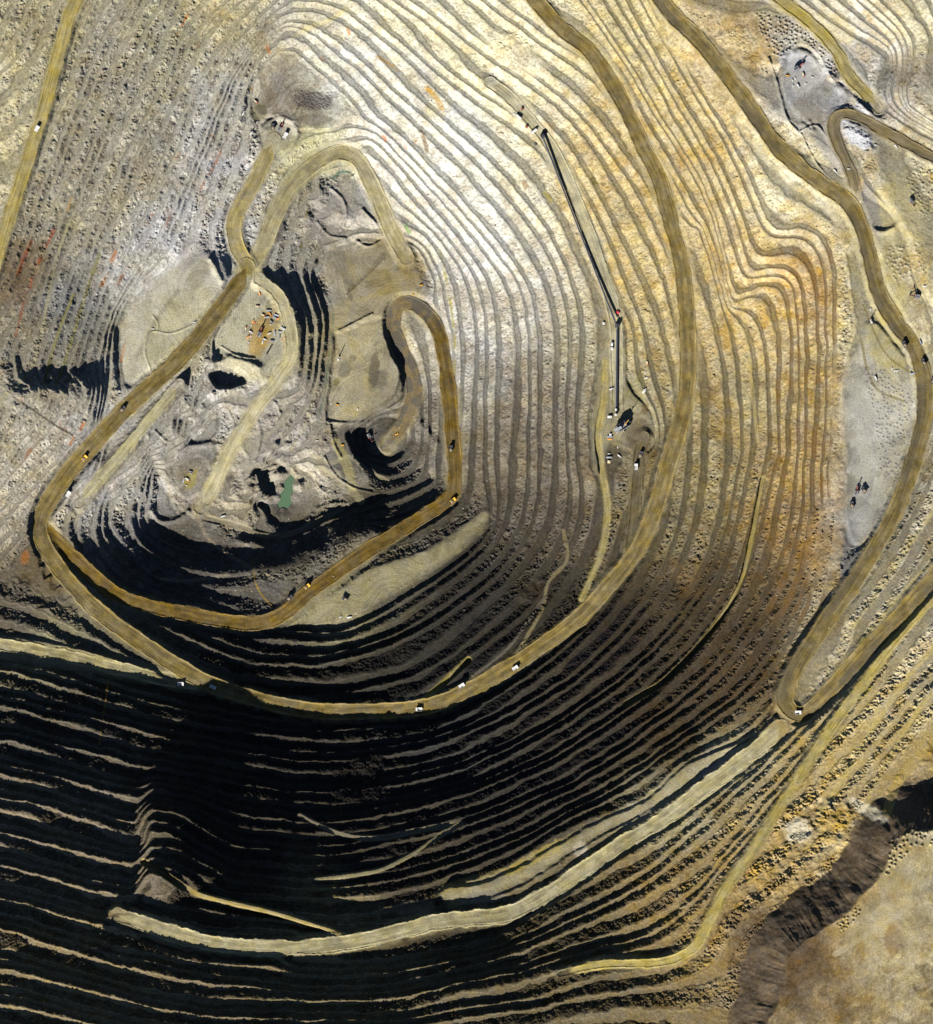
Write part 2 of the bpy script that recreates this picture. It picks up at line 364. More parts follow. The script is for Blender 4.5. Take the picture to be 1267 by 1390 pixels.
# irregular catch benches
ph = noise(X, Y, 260, 5, 1) * 3
east = sstep(440, 520, X) * (1 - sstep(820, 1000, Y))     # smoother cut faces
sw = (1 - sstep(180, 230, X)) * sstep(960, 1010, Y)
L = L + (0.16 + 0.06 * sw) * np.sin(2 * np.pi * L / 3.0 + ph) + (0.11 - 0.07 * east) * noise(X, Y, 14, 6, 2) + (0.06 - 0.02 * east) * noise(X, Y, 5, 8, 1)
west = (1 - sstep(300, 420, X)) * (1 - sstep(650, 760, Y))
seast = sstep(950, 1050, Y + X * 0.25 - 250) * sstep(930, 1000, X)
fl = np.floor(L); t = L - fl
bw = 0.46 + 0.06 * noise(X, Y, 60, 9, 1)
bw = bw - 0.08 * west - 0.03 * east * (1 - sstep(420, 560, Y)) + 0.10 * gauss(425, 420, 45, 70)
dz_ = sstep(860, 940, Y + 0.12 * (X - 400)) * (1 - sstep(700, 900, X))
bw = bw + dz_ * (0.20 * noise(X, Y, 26, 10, 2) - 0.03)
g = np.clip((t - bw) / (1 - bw - 0.04), 0, 1)
g = g ** 1.1
face = sstep(0.02, 0.2, g) * (1 - sstep(0.85, 1.0, g))
H = (fl + g) * STEP
# safety berm on crests and debris at the toe
H += 1.3 * np.exp(-((t - 0.07) / 0.05) ** 2) + 1.0 * np.exp(-((t - bw) / 0.08) ** 2)
# slides: places where benches have failed into a smooth slope
slide = np.clip(gauss(150, 160, 60, 40) * 0 + gauss(1155, 1130, 45, 32) + gauss(720, 800, 34, 22, -0.5) * 0.8 + gauss(470, 1065, 36, 24) + gauss(500, 1050, 30, 50) * 0.8 + gauss(1110, 750, 22, 70) + gauss(1138, 600, 16, 200) * 0.9
   + gauss(80, 560, 60, 14, 0.3) * 0.4 + gauss(700, 72, 60, 26, 0.55) * 0.9 + gauss(1075, 230, 70, 16, 0.75) + gauss(690, 1250, 30, 22) + gauss(470, 135, 14, 20, -0.6)*0.5 + gauss(350, 755, 130, 26, -0.12) + gauss(450,735,70,22,-0.5)*0.9, 0, 1)
def add_slide(P, w_, k_=1.0):
    w, D, A, Z, SG = line_field(P, w_ * 2 + 4)
    slide[w] = np.maximum(slide[w], k_ * np.exp(-(D / w_) ** 2))
add_slide([(905,40),(945,85),(985,130),(1025,180),(1065,225),(1110,262),(1140,290),(1150,330)], 20)
add_slide([(1142,350),(1148,420),(1145,500)], 9)
add_slide([(1185,640),(1215,600)], 10, 0.4)
add_slide([(1165,790),(1200,740),(1225,690)], 8)
add_slide([(1080,1105),(1130,1100),(1165,1120)], 22)
slide = sstep(0.35, 0.75, slide + 0.15 * noise(X, Y, 12, 11, 2))
Hs = L * STEP
H = H * (1 - slide) + (Hs + 2.2 * noise(X, Y, 9, 12, 3)) * slide
# rubble and rills
n1 = noise(X, Y, 3.2, 13, 2); n2 = noise(X, Y, 7, 14, 2); n3 = noise(X, Y, 1.7, 15, 1)
ramp = 0.85 + 0.05 * west + 0.4 * seast + 0.8 * sstep(620, 720, Y)
patchy = 0.6 + 0.8 * sstep(-0.3, 0.5, noise(X, Y, 45, 16, 2))
n4 = noise(X, Y, 2.1, 17, 2)
H += face * 1.6 * east * noise(X, Y, 9, 30, 2)
H += face * ramp * patchy * (0.9 * n1 + 0.9 * n2 + 1.1 * n3 + 1.3 * np.maximum(n4 - 0.15, 0) * (1 + 0.5 * west))
n5 = noise(X, Y, 1.25, 18, 1)
H += (0.15 + 0.2 * west * patchy) * n1 + 0.25 * n3 + face * 0.9 * n5
# fallen blocks at random sizes
blk = np.maximum(noise(X, Y, 2.6, 19, 1) - 0.55, 0) * sstep(0.1, 0.5, noise(X, Y, 20, 20, 2))
H += face * 0.7 * noise(L * 1.1, (X * 0.55 + Y * 0.83) / 3.0, 1.0, 65, 2)
H += (7.0 - 3 * west) * blk * (0.25 + sstep(0.0, 0.3, face))
# eroded ground in the south east
er = np.clip(gauss(1120, 1125, 55, 38, 0.4) + gauss(1060, 1190, 50, 40) * 0.8 + gauss(960, 1250, 60, 30) * 0.6, 0, 1)
H += er * 9 * (0.5 - np.abs(noise(X, Y, 16, 25, 4)) * 1.6)
H -= 1.2 * np.exp(-((t - bw + 0.02) / 0.035) ** 2) * (1 - slide)
FLAT = np.zeros_like(H)     # 1 where the ground is worked flat

for P, lev, b in PATCH:
    Q = spline(list(P) + [P[0]], 4)[:-1]
    xs = [p[0] for p in P]; ys = [p[1] for p in P]
    w = window(min(xs) - b - 8, max(xs) + b + 8, min(ys) - b - 8, max(ys) + b + 8)
    x, y = X[w], Y[w]
    sd = sdf(Q, x, y) + 2.0 * noise(x, y, 11, 21, 2)
    rough = 1.0 if b < 20 else 1 + 0
    if b >= 20:
        sd = sd + 2.5 * noise(x, y, 7, 22, 2)
    m = 1 - np.clip(sd / b, 0, 1)
    if b < 20: m = m * m * (3 - 2 * m)
    base = lev * STEP + 1.0 * noise(x, y, 26, 23, 4) + 0.12 * noise(x, y, 3, 24, 2)
    H[w] = H[w] * (1 - m) + base * m
    FLAT[w] = np.maximum(FLAT[w], sstep(0.6, 1, m))

# waste dump: flat top and angle-of-repose faces
DUMP = [(1330,1120),(1262,1122),(1234,1127),(1208,1146),(1190,1182),(1166,1217),(1135,1242),(1102,1264),(1074,1288),(1062,1330),(1050,1450),(1330,1450)]
Q = spline(DUMP + [DUMP[0]], 4)[:-1]
w = window(900, 1400, 1000, 1500); x, y = X[w], Y[w]
sd = sdf(Q, x, y) + 7 * noise(x, y, 26, 66, 4)
w2, D, A, Z, SG = line_field(DUMP[:-1], 130)
AA = np.zeros_like(H); AA[w2] = A; AA = AA[w]
rill = noise(AA / 5.0 + 0.02 * sd, sd * 0.015, 1.0, 26, 3) + 1.6 * noise(AA / 22.0, sd * 0.01, 1.0, 27, 2)
top = 52 * STEP + 1.2 * noise(x, y, 26, 28, 4) + 0.12 * noise(x, y, 3, 29, 2)
dumpz = np.where(sd < 0, top, top - 0.80 * S * sd * (1 + 0.07 * rill) + 4.5 * rill * sstep(0, 12, sd))
dm = sstep(-1.0, 2.5, dumpz - H[w]) * (X[w] > 930)
H[w] = np.where(X[w] > 930, np.maximum(H[w], dumpz), H[w])
FLAT[w] = np.maximum(FLAT[w], dm)
DUMPM = np.zeros_like(H); DUMPM[w] = dm * sstep(-1, 4, sd)

def srgb(c):
    c = np.array(c, float) / 255
    return np.where(c <= 0.04045, c / 12.92, ((c + 0.055) / 1.055) ** 2.4)
EXPO = 2.1       # what a flat sunlit surface of albedo 1 shows
def alb(c): return np.minimum(srgb(c) / EXPO, 0.8)

# ---------------------------------------------------------------- rock colours: (x, y, radius, colour); wall shade darkened in, dim south-east slopes lightened
CP = """180 170 70 172 164 140;100 260 60 170 161 133;60 60 60 182 171 132;20 200 50 180 170 134;230 60 60 174 168 140;150 60 50 178 169 142;50 440 50 146 138 118;90 420 40 142 140 130;30 380 40 130 112 84
120 600 50 186 180 166;40 600 60 182 172 146;250 330 50 204 200 192;200 380 40 200 196 186;220 440 40 184 176 140;300 130 50 192 187 172;290 220 50 200 195 184;300 20 50 186 174 132;400 30 40 192 185 160
380 130 36 148 139 122;470 100 30 212 210 196;440 60 30 208 203 180;550 120 50 214 210 186;600 50 60 218 210 174;700 80 60 216 207 168;560 240 50 212 208 192;500 180 30 212 208 192;640 300 60 214 211 196;600 200 50 216 214 198;720 240 50 208 200 168
800 230 50 204 182 122;700 420 50 202 196 178;640 430 40 206 201 188;650 520 40 178 172 156;720 560 50 142 131 110;690 620 50 128 117 97;800 450 50 180 170 136;870 350 50 200 178 114;850 450 40 186 168 112;860 560 40 166 154 112;780 640 40 130 118 94
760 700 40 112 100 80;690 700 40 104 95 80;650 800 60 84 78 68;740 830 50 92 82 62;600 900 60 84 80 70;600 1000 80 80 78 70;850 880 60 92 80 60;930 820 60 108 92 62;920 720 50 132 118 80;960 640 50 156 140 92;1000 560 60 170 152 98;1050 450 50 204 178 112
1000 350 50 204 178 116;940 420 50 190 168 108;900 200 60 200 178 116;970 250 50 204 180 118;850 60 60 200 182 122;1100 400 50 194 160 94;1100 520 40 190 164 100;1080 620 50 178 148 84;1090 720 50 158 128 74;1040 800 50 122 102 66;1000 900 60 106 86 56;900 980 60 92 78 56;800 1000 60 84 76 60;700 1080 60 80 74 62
1180 560 40 194 189 174;1170 700 40 172 167 156;1200 450 50 202 190 146;1150 400 50 206 192 140;1050 250 50 214 202 158;1090 110 40 188 185 178;1000 60 50 190 168 114;1060 40 30 180 172 150;1180 70 50 200 194 176;1240 30 60 208 196 152;1220 110 40 176 168 146;1160 140 30 196 194 192;1180 220 40 184 172 134;1240 290 60 200 188 140;1240 400 50 204 190 142
900 1100 40 196 184 140;1000 1030 30 190 176 132;1200 640 40 184 170 126;1150 900 50 192 176 130;1200 780 60 200 186 144;1100 1050 50 212 184 116;1200 960 60 222 198 134;1120 1120 50 204 182 126;1050 1180 50 198 168 104;900 1230 60 184 156 96;800 1260 60 150 134 96;1130 1200 40 176 148 92;1180 1130 30 170 150 110;1230 1200 60 190 174 128;1060 1260 50 108 88 64;1240 1080 30 150 136 108;1240 1020 40 206 178 112;1250 940 40 216 196 140
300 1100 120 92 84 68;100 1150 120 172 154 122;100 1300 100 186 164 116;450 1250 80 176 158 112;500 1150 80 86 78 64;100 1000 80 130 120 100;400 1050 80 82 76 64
340 450 40 188 180 144;480 480 40 172 158 118;530 360 40 152 136 98;450 290 40 176 169 156;440 360 30 164 158 142;380 600 50 176 168 152;300 540 40 178 172 158;180 650 50 178 173 162;260 650 30 150 140 122;430 650 30 178 168 144;380 760 60 110 104 92;500 700 50 110 102 84;250 770 60 110 104 94;420 220 40 190 184 140;500 600 40 120 114 102;560 600 40 130 122 106
330 700 30 158 148 122;540 800 40 130 122 96;460 830 30 180 168 124;150 900 50 150 142 110;60 780 30 130 112 78;20 820 40 120 110 90;60 900 40 170 160 120""".replace("\n", ";")
CPs = [list(map(float, q.split())) for q in CP.split(";")]
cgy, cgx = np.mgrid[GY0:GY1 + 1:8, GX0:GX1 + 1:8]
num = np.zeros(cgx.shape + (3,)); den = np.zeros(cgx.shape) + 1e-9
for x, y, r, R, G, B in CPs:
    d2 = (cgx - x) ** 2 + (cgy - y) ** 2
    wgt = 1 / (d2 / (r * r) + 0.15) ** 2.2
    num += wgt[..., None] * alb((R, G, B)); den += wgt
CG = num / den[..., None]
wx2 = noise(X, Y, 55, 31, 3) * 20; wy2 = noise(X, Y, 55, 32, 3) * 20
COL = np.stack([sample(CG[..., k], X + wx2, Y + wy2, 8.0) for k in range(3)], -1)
# strata, dust, staining and some painted shade
v = 1 + 0.12 * noise(X, Y, 60, 33, 4) + 0.18 * noise(X, Y, 9, 34, 3) + 0.20 * noise(X, Y, 2.2, 35, 1) + 0.20 * noise(X, Y, 1.1, 39, 1)
v *= 1 + 0.10 * noise(L * 9, X * 0.1, 6, 36, 2)
COL *= v[..., None]
COL *= (1 + 0.16 * noise(X, Y, 22, 37, 3)[..., None] * np.array([0.25, 0.05, -1.0], F))
g0 = COL.mean(-1, keepdims=True); COL = g0 + (COL - g0) * (0.86 - 0.10 * sstep(640, 760, X) * (1 - sstep(900, 1000, Y)))[..., None]
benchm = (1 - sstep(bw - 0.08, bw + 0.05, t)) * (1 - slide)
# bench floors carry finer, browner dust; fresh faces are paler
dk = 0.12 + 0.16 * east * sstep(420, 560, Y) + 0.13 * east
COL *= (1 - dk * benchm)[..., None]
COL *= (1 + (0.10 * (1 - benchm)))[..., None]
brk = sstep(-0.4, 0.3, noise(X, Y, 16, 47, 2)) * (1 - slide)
COL *= (1 - 0.5 * brk * np.exp(-((t - bw) / 0.045) ** 2) + 0.16 * np.exp(-((t - 0.02) / 0.05) ** 2) + 0.16 * np.exp(-((t - 1.0) / 0.04) ** 2))[..., None]  # dark toe lines: thin shadows and cracks painted into colour; pale crest lines
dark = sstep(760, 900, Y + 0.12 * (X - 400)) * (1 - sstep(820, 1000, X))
COL *= (1 - 0.62 * dark * (1 - benchm) - 0.1 * dark)[..., None]  # south wall faces darkened in colour to deepen their shadow
ochre = sstep(0.1, 0.6, noise(X, Y, 40, 38, 3)) * sstep(780, 860, X) * (1 - sstep(760, 900, Y)) * (0.5 + 0.5 * (1 - benchm))
COL = COL * (1 - 0.22 * ochre[..., None]) + alb((190, 152, 92)) * 0.22 * ochre[..., None]
# broken colour of freshly blasted rock: bleached, ochre and grey patches with hard edges
COL *= (1 + 0.10 * west)[..., None]
q1 = noise(X, Y, 24, 62, 5, 0.6); q2 = noise(X, Y, 17, 63, 5, 0.6); q3 = noise(X, Y, 30, 64, 5, 0.6)
fa = (1 - 0.7 * benchm)[..., None]
COL *= 1 + 0.20 * sstep(0.06, 0.16, q1)[..., None] * fa
COL *= 1 - 0.20 * sstep(0.05, 0.18, q2)[..., None] * fa * np.array([0.8, 1.0, 1.15], F)
COL *= 1 - 0.17 * sstep(0.10, 0.30, q3)[..., None] * fa * np.array([0.5, 0.9, 1.7], F) * sstep(560, 900, X)[..., None]
# runnels washed down the faces
run = noise(L * 1.1, (X * 0.55 + Y * 0.83) / 3.0, 1.0, 65, 2)
COL *= (1 + 0.16 * run * (1 - benchm))[..., None]
rust = sstep(1020, 1060, X) * (1 - sstep(1125, 1150, X)) * sstep(300, 340, Y) * (1 - sstep(800, 900, Y)) * benchm * sstep(-0.25, 0.25, noise(X, Y, 26, 48, 3))
COL = COL * (1 - 0.6 * rust[..., None]) + alb((150, 116, 74)) * 0.6 * rust[..., None]

def paint_line(pts, w, col, s=0.9, feather=1.5, brk=0.0):
    ww, D, A, Z, SG = line_field(pts, w + feather + 3)
    m = (1 - sstep(w, w + feather, D + 0.8 * noise(X[ww], Y[ww], 6, 41, 2))) * s
    if brk: m = m * sstep(-brk, brk, noise(X[ww], Y[ww], 12, 42, 2) + 0.1)
    COL[ww] = COL[ww] * (1 - m[..., None]) + alb(col) * m[..., None]
def paint_blob(x, y, rx, ry, rot, col, s=0.9, soft=0.25):
    R = max(rx, ry) * 1.8 + 6
    ww = window(x - R, x + R, y - R, y + R)
    xx, yy = X[ww] - x, Y[ww] - y
    c, sn = math.cos(rot), math.sin(rot)
    q = np.hypot((xx * c + yy * sn) / rx, (-xx * sn + yy * c) / ry) + 0.35 * noise(X[ww], Y[ww], 8, 43, 3)
    m = (1 - sstep(1 - soft, 1 + soft, q)) * s
    k = 1 + 0.12 * noise(X[ww], Y[ww], 4, 44, 2)
    COL[ww] = COL[ww] * (1 - m[..., None]) + alb(col) * (m * k)[..., None]

dmm = DUMPM[..., None]
COL = COL * (1 - dmm) + alb((112, 97, 78)) * dmm * (1 + 0.5 * noise(X, Y, 22, 45, 4) + 0.2 * noise(X, Y, 2, 46, 1))[..., None]

def paint_poly(P, col, s=0.85, f=4):
    xs = [p[0] for p in P]; ys = [p[1] for p in P]
    w = window(min(xs) - 12, max(xs) + 12, min(ys) - 12, max(ys) + 12); x, y = X[w], Y[w]
    sd = sdf(spline(list(P) + [P[0]], 4)[:-1], x, y) + 3 * noise(x, y, 9, 49, 3)
    m = (1 - sstep(-f, f, sd)) * s
    k = 1 + 0.16 * noise(x, y, 14, 50, 4) + 0.08 * noise(x, y, 2, 53, 1)
    COL[w] = COL[w] * (1 - m[..., None]) + alb(col) * (m * k)[..., None]
# ---------------------------------------------------------------- stains, ore streaks, ponds
OR = (204, 128, 66); RU = (152, 92, 62); OC = (186, 148, 60)
for pts, w, c in [
    ([(254,22),(247,36),(240,48)],1.1,OR), ([(292,3),(286,12)],1.0,RU), ([(273,54),(268,64)],1.0,RU), ([(244,206),(239,214)],1.3,OR),
    ([(286,184),(281,196),(279,202)],1.6,RU), ([(300,205),(290,225),(279,243),(272,256)],0.7,(190,110,60)), ([(210,284),(206,292)],1.5,OR), ([(232,288),(226,304)],0.6,RU),
    ([(98,270),(91,286)],0.9,(214,160,60)), ([(78,302),(70,322),(61,340),(53,358),(45,378),(41,390)],1.2,(168,76,40)), ([(44,328),(36,345),(28,366),(25,372)],1.3,(168,72,40)),
    ([(36,398),(30,425),(22,456)],0.9,RU), ([(157,342),(148,365),(138,387)],1.9,OR), ([(172,362),(166,374),(160,386)],1.4,RU), ([(171,455),(168,470),(164,490)],1.5,OR), ([(165,492),(160,505)],0.8,RU),
    ([(114,573),(108,585)],1.8,OR), ([(82,573),(88,582)],2.4,(180,70,40)), ([(100,594),(95,603)],1.3,OR), ([(108,606),(104,614)],1.0,OR),([(42,610),(30,628)],1.3,(170,110,70)),
    ([(513,76),(528,86),(548,98),(568,112),(585,124)],1.5,(196,150,56)), ([(566,111),(580,120),(592,132),(600,146)],3.2,(192,150,52)), ([(354,40),(358,48)],1.8,RU),
    ([(572,178),(577,192),(580,204)],2.2,(130,100,56)), ([(518,180),(524,190)],1.3,OR), ([(547,190),(552,200)],1.3,OR), ([(430,70),(438,80)],1.3,(190,120,60)),
    ([(362,62),(366,70)],1.2,OR), ([(470,32),(474,45)],1.6,(190,130,70)), ([(340,120),(348,112)],1.4,OC), ([(598,340),(606,380),(613,420),(618,470),(617,505)],0.7,(170,160,60)),
    ([(712,248),(716,254)],3.2,(150,110,50)), ([(805,243),(812,256)],3,(120,110,50)), ([(740,262),(748,272)],3,(200,180,90)),
    ([(765,1203),(782,1195),(800,1187)],3.4,(214,190,60)), ([(1150,958),(1165,945),(1178,930)],4,(200,180,70)), ([(560,196),(565,190)],1,OC), ([(550,305),(556,314)],1.6,(110,160,70)),
    ([(453,418),(450,460),(444,500),(440,535),(430,565),(414,590)],0.8,(86,110,84)), ([(453,240),(462,232),(472,233),(480,240)],1.2,(70,120,100)), ([(408,335),(412,310),(417,286)],0.9,(140,126,60)),
    ([(150,905),(135,1010)],0.1,OC), ([(1262,240),(1267,260)],2,OC)]:
    paint_line(pts, w * 0.9, c, 0.68, 1.8, 0.35)
for i_, col_ in ((16, (176, 166, 128)), (7, (176, 166, 128)), (2, (168, 158, 130)), (3, (182, 172, 140)), (0, (200, 194, 166)), (1, (198, 192, 168)), (10, (200, 195, 176)), (12, (176, 166, 132)), (13, (198, 186, 146))):
    paint_poly(PATCH[i_][0], col_, 0.8, 12 if i_ in (2, 3, 5, 10, 13) else 6)
for pts, w, c in [([(430,620),(450,628),(475,620),(500,640),(530,655)],1.6,(184,174,140)), ([(348,600),(362,590),(378,575),(392,560)],1.6,(186,178,156)), ([(300,520),(320,535),(338,545)],1.8,(190,182,156)),
    ([(470,345),(480,380),(470,420),(458,448)],2.2,(178,164,122)), ([(520,345),(500,370),(475,392)],1.8,(120,112,92)), ([(545,370),(520,395),(470,410)],2.0,(182,168,126)), ([(465,460),(475,500),(462,540)],1.6,(190,178,140)),
    ([(225,470),(250,430),(275,395),(290,372)],1.8,(206,200,178)), ([(188,480),(215,430),(240,395)],1.6,(160,152,130)), ([(330,400),(345,440),(335,480)],1.8,(208,202,176)), ([(370,395),(385,430),(388,470)],2.0,(176,166,132)),
    ([(1190,480),(1215,520),(1228,560),(1222,610)],2.2,(204,194,160)), ([(1160,560),(1185,600),(1180,660),(1165,700)],1.8,(160,158,150)), ([(1150,640),(1165,610),(1190,590)],1.6,(210,206,196)), ([(1085,95),(1100,125),(1125,150)],3,(150,146,138)),
    ([(1220,1160),(1245,1200),(1267,1260)],2.5,(206,192,154)), ([(1190,1200),(1215,1235),(1225,1290)],2.0,(168,152,118)), ([(1267,1170),(1235,1220),(1180,1260),(1130,1290)],2.4,(204,190,150)), ([(1160,1235),(1200,1215),(1267,1205)],1.6,(160,146,116)),
    ([(440,300),(450,330),(470,350),(500,352)],4,(150,142,124)), ([(395,380),(402,405),(425,440),(430,500),(420,560),(395,610)],.7,(190,180,150)), ([(530,300),(545,350),(540,400),(528,420)],3,(170,156,110)),
    ([(470,450),(490,490),(500,530),(480,560)],4,(186,172,128)), ([(425,620),(440,640),(470,660),(490,680)],4,(170,160,128)), ([(455,600),(470,630),(478,660)],5,(184,172,120)), ([(260,560),(240,600),(215,640)],5,(176,170,152)), ([(330,560),(345,600),(330,640)],6,(178,170,150)),
    ([(100,700),(118,680),(180,610)],5,(180,170,140)), ([(225,650),(235,680),(262,700)],2,(190,182,160))]:
    paint_line(pts, w, c, 0.6, 3)
for a in [(1215,300,34,50,-.3,(204,190,142),.6),(1205,400,26,50,-.3,(204,190,136),.6),(1130,40,30,20,.5,(204,190,140),.5),(335,368,18,14,0,(196,186,140),.7),(1040,20,18,12,0,(196,184,140),.5),(33,757,6,10,.2,(184,122,74),.6),(24,752,5,12,.2,(120,112,96),.8),(350,150,11,11,0,(120,116,86),.8),(425,135,28,13,.05,(118,110,104),.8),(424,162,30,7,0,(134,126,112),.6),
    (1090,105,22,26,.7,(196,192,184),.85),(1165,190,20,11,.6,(206,206,208),.95),(1075,85,20,14,.3,(200,200,202),.7),(1180,285,12,36,-.25,(140,138,142),.6),(1100,155,26,14,.6,(142,130,112),.5),
    (1130,210,14,36,-.6,(172,166,156),.8),(1176,590,30,58,0,(200,196,184),.5),(1205,520,26,30,.4,(200,192,164),.7),(1200,470,24,40,-.4,(200,186,130),.7),(1152,760,11,55,.12,(122,122,124),.8),(1165,700,16,40,.15,(182,179,172),.6),
    (800,1180,1,1,0,OC,.1),(385,170,18,12,.2,(206,200,180),.6),(430,190,40,12,-.4,(212,206,160),.5),(240,440,60,26,-.9,(190,182,144),.5),(205,700,12,6,0,(190,184,176),.4),
    (360,640,30,14,-.5,(170,160,138),.6),(1210,1250,60,40,0,(196,180,140),.4),(1208,1272,12,20,0,(148,122,84),.7),(1215,1205,22,9,-.7,(156,130,96),.5),(1235,1180,50,28,-.5,(184,170,128),.5),
    (975,1040,36,9,-.5,(168,156,148),.7),(870,1105,26,8,-.5,(186,172,140),.7),(787,1150,11,12,0,(206,194,166),.9),(660,1215,26,9,-.1,(150,140,124),.7),(560,1230,34,9,-.1,(140,130,112),.7),
    (1175,1098,30,8,.5,(240,226,190),.9),(1080,1125,18,16,0,(236,226,196),.7),(1130,1110,26,16,.3,(212,178,104),.7),(150,900,14,20,0,(150,142,104),.5),
    (508,505,7,26,.1,(112,104,84),.75),(515,515,12,14,0,(108,100,86),.6),(467,500,9,12,.6,(110,106,92),.6),(456,518,5,6,0,(112,108,60),.6),(478,485,5,5,0,(120,112,92),.5),
    (520,380,24,16,.5,(160,140,84),.5),(490,370,30,16,0,(136,128,104),.4),(560,365,18,22,0,(176,150,90),.5),(262,340,24,16,-.8,(160,152,150),.5),(270,370,12,24,.5,(150,142,118),.5),
    (876,555,5,9,0,(134,116,84),.8),(862,530,14,22,0,(150,144,104),.5),(740,180,14,14,0,(186,158,104),.5),(868,590,18,26,0,(116,104,84),.8),(258,650,8,16,.4,(190,176,96),.8),
    (1120,905,30,6,-.9,(120,110,90),.1),(340,380,12,8,0,(214,206,180),.6),(352,455,14,30,.25,(196,160,84),.75),(365,440,16,26,.2,(186,160,100),.5),
    (640,1195,60,7,-.3,(196,176,110),.4),(730,1160,50,8,-.5,(206,184,110),.6),(470,560,30,10,-.3,(190,176,130),.4),(445,290,26,40,.2,(166,158,146),.5),(330,600,10,16,0,(170,164,120),.3),
    (590,150,16,8,.5,(190,170,110),.3),(620,130,9,7,0,(226,222,212),.8),(1250,500,14,30,.1,(176,174,150),.6)]:
    paint_blob(a[0], a[1], a[2], a[3], a[4], a[5], a[6])
th = noise(X, Y, 120, 55, 2) * 2.4
u_ = X * np.cos(th) + Y * np.sin(th); v_ = -X * np.sin(th) + Y * np.cos(th)
trk = noise(u_ / 40, v_ / 2.2, 1.0, 56, 2) + 0.7 * noise(u_ / 60, v_ / 5.5 + 50, 1.0, 57, 2)
fm = FLAT * (1 + 0.22 * trk + 0.26 * noise(X, Y, 24, 58, 5) - 0.2 * sstep(0.25, 0.4, noise(X, Y, 26, 59, 4))) + (1 - FLAT)
COL *= fm[..., None]
H += FLAT * 0.18 * trk
# pale tracks winding over flat ground
for pts, w, c in [([(205,500),(196,470),(200,445),(215,450),(250,435),(290,420)],0.8,(204,196,158)), ([(265,690),(300,706),(340,716)],1,(176,164,130)),
    ([(264,695),(285,735),(330,765),(368,785)],1.8,(160,148,126)), ([(218,786),(260,788),(310,780)],1.4,(160,150,128)), ([(700,890),(735,830),(745,790),(770,760),(765,720)],1.6,(150,136,100)),
    ([(640,920),(690,880),(740,810)],1.2,(120,112,96)), ([(1022,350),(1035,362),(1052,378)],2,(206,190,140)), ([(470,10),(455,22),(430,32),(412,40)],2.5,(206,196,150)), ([(413,42),(400,48),(395,55)],2,(200,192,160)),
    ([(0,545),(40,505),(60,440),(72,370),(95,300)],1.5,(178,170,136)), ([(60,520),(80,450),(100,400)],1.5,(150,144,84)), ([(78,520),(95,470),(110,420),(135,345)],1.5,(150,144,90)),
    ([(20,540),(50,560),(80,580),(98,590)],0.8,(60,50,46)), ([(1290,850),(1240,905),(1190,975),(1150,1040),(1110,1100)],2.2,(210,190,128)), ([(1290,905),(1245,960),(1205,1025),(1175,1080)],1.8,(206,186,124)), ([(1300,740),(1250,775),(1205,825),(1160,880)],1.6,(206,190,134)), ([(1267,690),(1225,750),(1185,810),(1140,870)],1.8,(204,190,140)), ([(1262,990),(1240,1030),(1215,1060),(1200,1100)],6,(190,166,104)), ([(1167,460),(1175,500),(1190,530),(1225,545)],0.8,(150,136,90)),
    ([(1170,415),(1200,480),(1240,510)],0.7,(140,126,80)), ([(1005,400),(1013,460),(1020,520),(1028,600)],1.6,(196,176,120)), ([(340,755),(350,800),(380,835)],.1,OC)]:
    paint_line(pts, w, c, 0.75)
# dried spill rings on the dump top
dd = np.hypot((X - 1207) / 26, (Y - 1272) / 34) + 0.1 * noise(X, Y, 20, 51, 2)
m = (np.exp(-((dd - 1) / 0.12) ** 2) + np.exp(-((dd - 1.4) / 0.08) ** 2)) * 0.35
COL = COL * (1 - m[..., None]) + alb((212, 198, 160)) * m[..., None]
# rills running down the dump face
ang = noise(np.arctan2(Y - 1300, X - 1330) * 90, np.hypot(X - 1330, Y - 1300) * 0.06, 1.6, 52, 3)
dm = sstep(38, 4, np.abs(np.hypot(X - 1330, Y - 1400) - 0) * 0) * 0
# ---------------------------------------------------------------- ridges, heaps, drill cones
for P, hw, hh in RIDGE:
    w, D, A, Z, SG = line_field(P, hw * 2.5 + 2)
    x, y = X[w], Y[w]
    r = D + 0.5 * hw * 0.5 * noise(x, y, 7, 61, 2)
    H[w] += hh * np.exp(-(r / hw) ** 2 * 1.1) * (0.9 + 0.25 * noise(x, y, 5, 62, 2)) * (D < hw * 2.4)
def cones(poly, sp, h, r, col, s, seed):
    Q = np.array(poly, float); w = window(Q[:, 0].min(), Q[:, 0].max(), Q[:, 1].min(), Q[:, 1].max())
    x, y = X[w], Y[w]; sd = sdf(Q, x, y)
    x, y = x * 0.88 + y * 0.47 + 2000, y * 0.88 - x * 0.47 + 2000
    iu = np.floor(x / sp).astype(int); iv = np.floor(y / sp).astype(int)
    T = np.random.RandomState(seed).rand(400, 400, 3)
    c = T[iv % 400, iu % 400]
    dx = x - (iu + 0.5 + (c[..., 0] - 0.5) * 0.7) * sp; dy = y - (iv + 0.5 + (c[..., 1] - 0.5) * 0.7) * sp
    k = np.exp(-(dx * dx + dy * dy) / (r * r)) * (c[..., 2] > 0.2) * (sd < 0)
    H[w] += h * k
    COL[w] = COL[w] * (1 - s * k[..., None]) + alb(col) * s * k[..., None]
cones([(1165,500),(1200,500),(1238,540),(1232,600),(1215,655),(1190,640),(1185,560)], 6.0, 1.6, 1.2, (110,112,130), 0.7, 1)
cones([(1022,20),(1075,25),(1110,60),(1135,85),(1142,112),(1128,112),(1108,72),(1080,62),(1052,85),(1035,60)], 5.0, 4.0, 1.5, (222,214,200), 0.5, 2)
